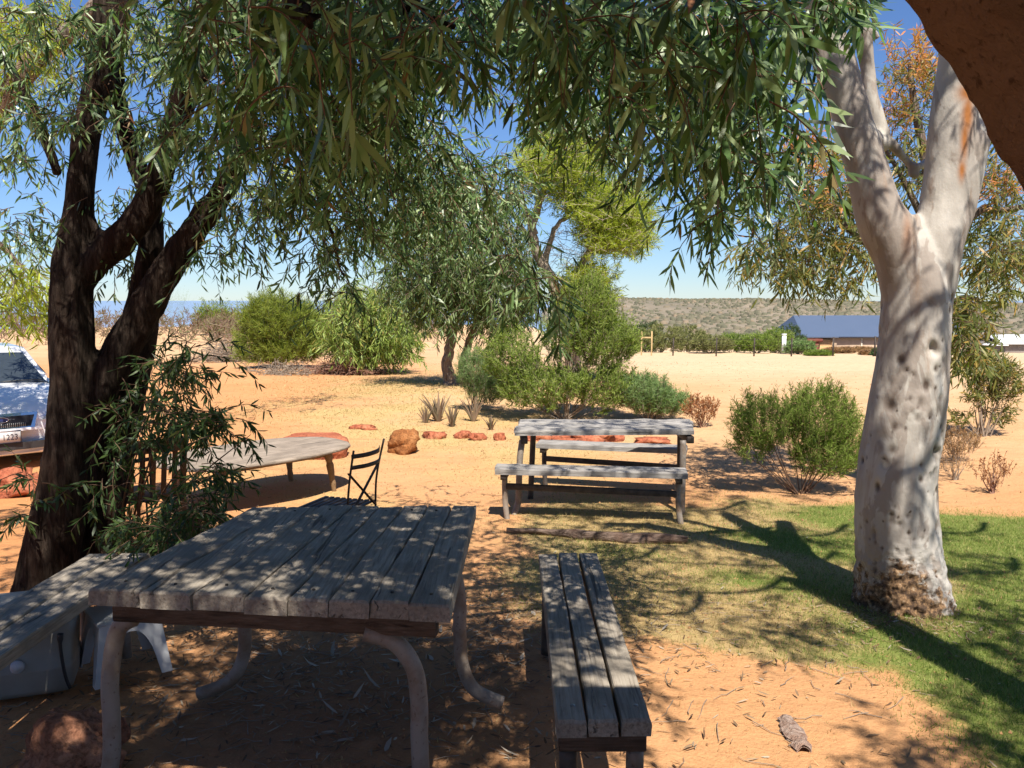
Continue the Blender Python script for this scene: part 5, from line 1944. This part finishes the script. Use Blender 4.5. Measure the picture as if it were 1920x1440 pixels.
def car():
    D = 9.7
    p = P(3, 820, D)
    zg = p[2] - .42
    t = thing('parked_car', 'white sedan parked nose-on at the left edge behind the dark tree', 'car', (p[0], p[1], zg), R(37))
    paint = Mat('white_paint', .25, .5)
    paint.col(paint.mix(paint.noise(3, 3), (.74, .75, .77), (.79, .79, .80)))
    paint.b.inputs['Coat Weight'].default_value = .6
    paint.b.inputs['Coat Roughness'].default_value = .06
    glass = simple('tinted_glass', (.035, .045, .055), .05, .8, .1)
    black = PLASTIC_D
    chrome = simple('chrome', (.6, .6, .62), .15, .5, .03, 5, 1.0)
    # stations along the length: y, half width, bottom, shoulder z, deck z
    st = [(-.02, .66, .22, .56, .62), (.03, .76, .20, .60, .68), (.12, .84, .18, .64, .735), (.30, .89, .18, .70, .80), (.6, .91, .18, .76, .87), (1.0, .915, .18, .80, .925), (1.35, .92, .18, .83, .955),
          (2.0, .92, .18, .86, .95), (3.0, .92, .18, .88, .96), (3.8, .915, .18, .88, .99), (4.4, .90, .2, .86, 1.0), (4.75, .84, .24, .80, .96), (4.85, .74, .3, .72, .85)]
    ring = []
    for y, hw, zb, zs, zd in st:
        half = [(0, zb), (hw * .55, zb), (hw * .93, zb + .03), (hw * .985, zb + .12), (hw, (zb + zs) * .52), (hw * .99, zs - .06), (hw * .96, zs), (hw * .88, zs + (zd - zs) * .55), (hw * .70, zd - .03), (hw * .45, zd - .008), (hw * .2, zd), (0, zd)]
        full = half + [(-x, z) for x, z in half[-2:0:-1]]
        # bow the nose
        bow = .16 if y < .2 else (.10 if y < .5 else 0)
        ring.append([(x, y + bow * (x / hw) ** 2, z) for x, z in full])
    n = len(ring[0])
    V = np.array(ring).reshape(-1, 3)
    m = len(st)
    i = np.arange(m - 1)[:, None] * n; j = np.arange(n)[None]; j2 = (j + 1) % n
    F = np.stack([i + j, i + n + j, i + n + j2, i + j2], -1).reshape(-1, 4)
    MB().add(V, [F, np.array([list(range(n))]), np.array([[(m - 1) * n + k for k in range(n)][::-1]])]).build('body', paint.m, t)
    # cabin: pillars and roof
    base = [(-.72, 1.28), (.72, 1.28), (.80, 2.2), (.80, 3.2), (.70, 4.15), (-.70, 4.15), (-.80, 3.2), (-.80, 2.2)]
    top = [(-.53, 2.02), (.53, 2.02), (.58, 2.4), (.58, 3.1), (.52, 3.45), (-.52, 3.45), (-.58, 3.1), (-.58, 2.4)]
    zb, zt = .93, 1.325
    lv = [0, .45, .8, .93, 1.0]
    V = []
    for f in lv:
        for (bx, by), (tx, ty) in zip(base, top):
            z = zb + (zt - zb) * f
            g = f ** 1.1
            V.append([bx + (tx - bx) * g, by + (ty - by) * f, z])
    rt = [[x * .85, 2.75 + (y - 2.75) * .85, 1.355] for x, y in top] + [[0, 2.7, 1.37]]
    V = np.array(V + rt)
    i = np.arange(len(lv))[:, None] * 8; j = np.arange(8)[None]; j2 = (j + 1) % 8
    F = np.stack([i + j, i + j2, i + 8 + j2, i + 8 + j], -1).reshape(-1, 4)
    k = len(lv) * 8
    F3 = np.array([[k + q, k + (q + 1) % 8, k + 8] for q in range(8)])
    MB().add(V, [F, F3]).build('roof', paint.m, t)
    # windscreen set just proud of the pillars, bowed
    def pane(c00, c10, c11, c01, bow, nx=8, ny=4):
        V = []
        for b_ in np.linspace(0, 1, ny):
            for a in np.linspace(0, 1, nx):
                p_ = (np.array(c00) * (1 - a) + np.array(c10) * a) * (1 - b_) + (np.array(c01) * (1 - a) + np.array(c11) * a) * b_
                V.append(p_ + np.array(bow) * (1 - (2 * a - 1) ** 2))
        i = np.arange(ny - 1)[:, None] * nx; j = np.arange(nx - 1)[None]
        return np.array(V), [np.stack([i + j, i + j + 1, i + nx + j + 1, i + nx + j], -1).reshape(-1, 4)]
    MB().add(*pane((-.665, 1.265, .935), (.665, 1.265, .935), (.50, 1.915, 1.28), (-.50, 1.915, 1.28), (0, -.10, .015))).build('windscreen', glass, t)
    for s in (-1, 1):
        MB().add(*pane((s * .775, 1.75, .96), (s * .80, 3.0, .96), (s * .605, 2.9, 1.27), (s * .595, 2.25, 1.26), (s * .01, 0, 0), 4, 3)).build('side_window', glass, t)
        pipe_leg([(s * .25 - .1, 1.20, .955), (s * .25 + .12, 1.17, .965), (s * .25 + .36, 1.22, .96)], .008, black, t, 4, 'wiper')
        mi = MB(); mi.add(*rock((0, 0, 0), (.10, .05, .065), 2, rough=.02, sub=3)[0:1], rock((0, 0, 0), (.10, .05, .065), 2, rough=.02, sub=3)[1])
        mo = mi.build('mirror', black if s > 0 else black, t); mo.location = (s * .93, 1.55, .99)
    # nose: everything sits on the bowed front
    def fy(x, z):
        return -.03 + .16 * (x / .76) ** 2 + .05 * max(0, (z - .5)) / .2
    def patch(poly, off, m_, name, dens=10, thick=.012):
        """quad patch (x,z corners bl,br,tr,tl) laid on the nose"""
        V = []
        for b_ in np.linspace(0, 1, 4):
            for a in np.linspace(0, 1, dens):
                q = (np.array(poly[0]) * (1 - a) + np.array(poly[1]) * a) * (1 - b_) + (np.array(poly[3]) * (1 - a) + np.array(poly[2]) * a) * b_
                V.append([q[0], fy(q[0], q[1]) - off, q[1]])
        i = np.arange(3)[:, None] * dens; j = np.arange(dens - 1)[None]
        F = np.stack([i + j, i + j + 1, i + dens + j + 1, i + dens + j], -1).reshape(-1, 4)
        V = np.array(V); k = len(V)
        Vb = V + np.array([0, thick + .03, 0])
        edge = list(range(dens)) + [dens * r_ + dens - 1 for r_ in range(1, 4)] + [dens * 3 + q for q in range(dens - 2, -1, -1)] + [dens * r_ for r_ in (2, 1)]
        E = np.array([[edge[q], edge[q] + k, edge[(q + 1) % len(edge)] + k, edge[(q + 1) % len(edge)]] for q in range(len(edge))])
        return MB().add(np.r_[V, Vb], [F, E], smooth=False).build(name, m_, t)
    patch([(-.34, .515), (.34, .515), (.38, .685), (-.38, .685)], .012, chrome, 'grille_surround')
    g = patch([(-.30, .53), (.30, .53), (.345, .655), (-.345, .655)], .018, simple('grille_black', (.012, .012, .016), .5), 'grille')
    mb = MB()
    for x in np.linspace(-.24, .24, 25):
        mb.add(*box([x, fy(x, .55) - .024, .555], [.006, .01, .045]))
    o = mb.build('grille_bars', STEEL, t); o.parent = g; o.location = (0, 0, 0)
    # oval badge
    an = np.linspace(0, 2 * math.pi, 25)
    e1 = MB().add(*tube([(.075 * math.cos(q), fy(0, .62) - .026, .618 + .03 * math.sin(q)) for q in an], .005, 6, False)).build('badge_rim', chrome, t)
    V = np.array([(.073 * math.cos(q), fy(0, .62) - .022, .618 + .028 * math.sin(q)) for q in an[:-1]])
    bd = MB().add(V, [np.array([list(range(24))])], smooth=False).build('badge', simple('badge_blue', (.02, .035, .12), .3, .5), t)
    e1.parent = bd
    patch([(-.42, .485), (.42, .485), (.40, .515), (-.40, .515)], .035, paint.m, 'bumper_lip')
    patch([(-.70, .265), (.70, .265), (.72, .345), (-.72, .345)], .010, black, 'air_intake', 16)
    lamp = Mat('headlight_glass', .08, .7)
    lamp.col(lamp.mix(lamp.noise(22, 3), (.20, .24, .27), (.42, .48, .52)))
    for s in (-1, 1):
        pts = [(.42, .585), (.72, .60), (.74, .70), (.53, .685)]
        if s < 0: pts = [(-x, z) for x, z in (pts[1], pts[0], pts[3], pts[2])]
        h_ = patch(pts, .012, lamp.m, 'headlight', 10)
        for cx in (.55, .66):
            q_ = MB().add(*tube([(s * cx + .028 * math.cos(q), fy(cx, .64) - .016, .642 + .028 * math.sin(q)) for q in np.linspace(0, 2 * math.pi, 17)], .004, 5, False)).build('reflector_rim', chrome, h_)
    # number plate
    pl = MB().add(*box([0, fy(0, .42) - .026, .425], [.372, .008, .136])).build('number_plate', simple('plate_white', (.62, .60, .58), .5, .4, .05), t)
    ink = simple('plate_ink', (.03, .025, .04), .6, .2)
    tx = text_part('1BB 1223', .098, ink, pl, (.0, fy(0, .42) - .0315, .418), 'plate_number')
    tx.scale = (.80, 1, 1)
    fr_ = MB()
    for c, s in (((0, 0, .068), (.372, .01, .006)), ((0, 0, -.068), (.372, .01, .006)), ((-.186, 0, 0), (.006, .01, .13)), ((.186, 0, 0), (.006, .01, .13))):
        fr_.add(*box([c[0], fy(0, .42) - .030, .425 + c[2]], s))
    f_ = fr_.build('plate_frame', ink, pl)
    # wheels
    tyre = simple('tyre_rubber', (.025, .024, .023), .85, .2)
    alloy = simple('alloy', (.45, .45, .46), .35, .5, .05, 5, .7)
    for x in (-.80, .80):
        for y in (.95, 3.75):
            an = np.linspace(0, 2 * math.pi, 33)
            prof = [(.20, -.09), (.30, -.10), (.32, -.08), (.325, 0), (.32, .08), (.30, .10), (.20, .09)]
            V = np.array([[x + o_, y + r_ * math.cos(q), .325 + r_ * math.sin(q)] for q in an[:-1] for r_, o_ in prof])
            nn = 32; mm = len(prof)
            i = np.arange(nn)[:, None]; j = np.arange(mm)[None]
            F = np.stack([i * mm + j, ((i + 1) % nn) * mm + j, ((i + 1) % nn) * mm + (j + 1) % mm, i * mm + (j + 1) % mm], -1).reshape(-1, 4)
            wh = MB().add(V, [F]).build('wheel', tyre, t)
            rm = MB().add(*tube([(x - .085, y, .325), (x + .085, y, .325)], .205, 24)).build('rim', alloy, wh)


car()


# ------------------------------------------------------------------ ground cover: grass, straw, litter
def blades(n, region, dens, h, w_, m, name, label, cat, lean=.5, seed=1, dist_scale=False):
    r = np.random.default_rng(seed)
    (x0, x1), (y0, y1) = region
    x = r.uniform(x0, x1, n * 3); y = y0 + (y1 - y0) * r.random(n * 3) ** 1.25
    k = r.random(n * 3) < dens(x, y)
    x, y = x[k][:n], y[k][:n]
    n = len(x)
    z = gz(x, y) - .004
    d = np.hypot(x, y)
    sc = np.maximum(1, d / 6) if dist_scale else np.ones(n)
    base = np.c_[x, y, z]
    a = r.uniform(0, 2 * math.pi, n)
    tilt = np.abs(r.normal(0, lean, n))
    D = nrm(np.c_[np.cos(a) * tilt, np.sin(a) * tilt, np.ones(n)])
    H = h * r.uniform(.5, 1.4, n) * sc ** .7
    W = w_ * r.uniform(.7, 1.3, n) * sc
    s = nrm(np.cross(D, randdir(n)))
    tip = base + D * H[:, None] + np.c_[np.cos(a), np.sin(a), np.full(n, -.3)] * (H * .3 * np.minimum(tilt, 1))[:, None]
    tip[:, 2] = np.maximum(tip[:, 2], base[:, 2] + .008)
    V = np.stack([base - s * W[:, None] / 2, base + s * W[:, None] / 2, tip], 1).reshape(-1, 3)
    F = np.arange(n)[:, None] * 3 + np.array([[0, 1, 2]])
    o = MB().add(V, [F], smooth=False).build(name, m)
    tag(o, label, cat, kind='stuff')


blades(150000, ((-.6, 4.6), (2.6, 8.6)), lambda x, y: lawn_mask(x, y) * np.clip(green_mask(x, y) * 1.15, .04, 1), .028, .0035, GRASS_G, 'lawn_grass', 'short green lawn grass round the pale gum', 'grass', .7, 1)
blades(60000, ((-1.0, 4.6), (2.6, 9)), lambda x, y: np.clip(lawn_mask(x, y) * (1.0 - .8 * green_mask(x, y)) + .02, 0, 1), .035, .003, GRASS_D, 'dry_lawn_grass', 'yellow dry grass on the sunny side of the lawn', 'grass', 1.5, 2)
blades(34000, ((-6.5, 2.5), (6.6, 22)), lambda x, y: straw_mask(x, y) ** 1.2, .03, .0035, GRASS_D, 'straw_grass', 'flattened golden straw beyond the oval table', 'dry grass', 1.8, 3, True)


def litter():
    r = np.random.default_rng(8)
    def pts(n, cx, cy, sx, sy):
        return np.c_[r.normal(cx, sx, n), r.normal(cy, sy, n)]
    p = np.r_[pts(2600, -.8, 3.7, .8, .7), pts(520, .3, 4.5, .4, .55), pts(300, 1.8, 4.6, .8, .45), pts(420, 2.1, 4.45, .3, .18), pts(600, -1.9, 4.5, .7, .7), pts(70, 1.0, 3.4, .7, .5), pts(260, .8, 6.2, 1.2, .6)]
    n = len(p)
    base = np.c_[p, gz(p[:, 0], p[:, 1]) + .006 + np.abs(r.normal(0, .006, n))]
    a = r.uniform(0, 2 * math.pi, n)
    D = np.c_[np.cos(a), np.sin(a), r.normal(0, .10, n)]
    N = nrm(np.c_[r.normal(0, .35, n), r.normal(0, .35, n), np.ones(n)])
    V, F = leaves(base, D, N, r.uniform(.02, .07, n), r.uniform(.004, .011, n), r.normal(0, .16, n))
    V[:, 2] = np.maximum(V[:, 2], gz(V[:, 0], V[:, 1]) + .003)
    tag(MB().add(V, F, smooth=False).build('leaf_litter', LITTER), 'fallen dry gum leaves under the table and over the lawn edge', 'leaf litter', kind='stuff')
    p = pts(80, -.6, 3.7, .7, .5)
    n = len(p)
    base = np.c_[p, gz(p[:, 0], p[:, 1]) + .012]
    a = r.uniform(0, 2 * math.pi, n)
    V, F = leaves(base, np.c_[np.cos(a), np.sin(a), r.normal(0, .15, n)], nrm(np.c_[r.normal(0, .5, (n, 2)), np.ones(n)]), r.uniform(.06, .13, n), r.uniform(.012, .022, n), r.normal(0, .3, n))
    V[:, 2] = np.maximum(V[:, 2], gz(V[:, 0], V[:, 1]) + .004)
    tag(MB().add(V, F, smooth=False).build('pale_leaf_litter', leaf_mat('bleached_leaf', [(0, (.16, .12, .09)), (1, (.40, .35, .29))], .1, .7, .2)), 'large bleached curled leaves lying under the foreground table', 'leaf litter', kind='stuff')
    n = 520
    p = np.r_[pts(240, -.6, 3.8, .8, .6), pts(110, .5, 4.6, .5, .4), pts(140, -1.0, 3.4, .6, .5), pts(30, 1.2, 3.6, .6, .35)]
    k = 5
    a = r.uniform(0, 2 * math.pi, n)
    L = r.uniform(.04, .20, n)
    d = np.c_[np.cos(a), np.sin(a), np.zeros(n)]
    tt = np.linspace(-.5, .5, k)
    pa = np.c_[p, np.zeros(n)][:, None] + d[:, None] * tt[None, :, None] * L[:, None, None] + r.normal(0, .006, (n, k, 3))
    pa[..., 2] = gz(pa[..., 0], pa[..., 1]) + .005 + np.abs(r.normal(0, .003, (n, k)))
    V, F = tubes_many(pa, .0022, .001, 4)
    tag(MB().add(V, F).build('twig_litter', TWIG_GREY), 'thin broken twigs scattered over the sand', 'twigs', kind='stuff')
    n = 5200
    x = np.r_[r.uniform(-2.5, 3.2, 2600), r.uniform(-8, 9, 2600)]; y = np.r_[r.uniform(2.8, 9.5, 2600), r.uniform(6, 30, 2600)]
    s = np.r_[r.uniform(.003, .009, 2600), r.uniform(.005, .014, 2600)]
    oc = np.array([[1, 0, 0], [-1, 0, 0], [0, 1, 0], [0, -1, 0], [0, 0, 1], [0, 0, -1.0]])
    V = np.c_[x, y, gz(x, y) + s * .3][:, None] + oc[None] * (s[:, None, None] * r.uniform(.6, 1.4, (n, 6, 1)))
    f = np.array([[0, 2, 4], [2, 1, 4], [1, 3, 4], [3, 0, 4], [2, 0, 5], [1, 2, 5], [3, 1, 5], [0, 3, 5]])
    F = (np.arange(n)[:, None, None] * 6 + f[None]).reshape(-1, 3)
    tag(MB().add(V.reshape(-1, 3), [F], smooth=False).build('sand_crumbs', simple('soil_crumb', (.36, .20, .10), .95, .1, .4, 3)), 'small crumbs of earth and gravel on the sand', 'gravel', kind='stuff')


litter()
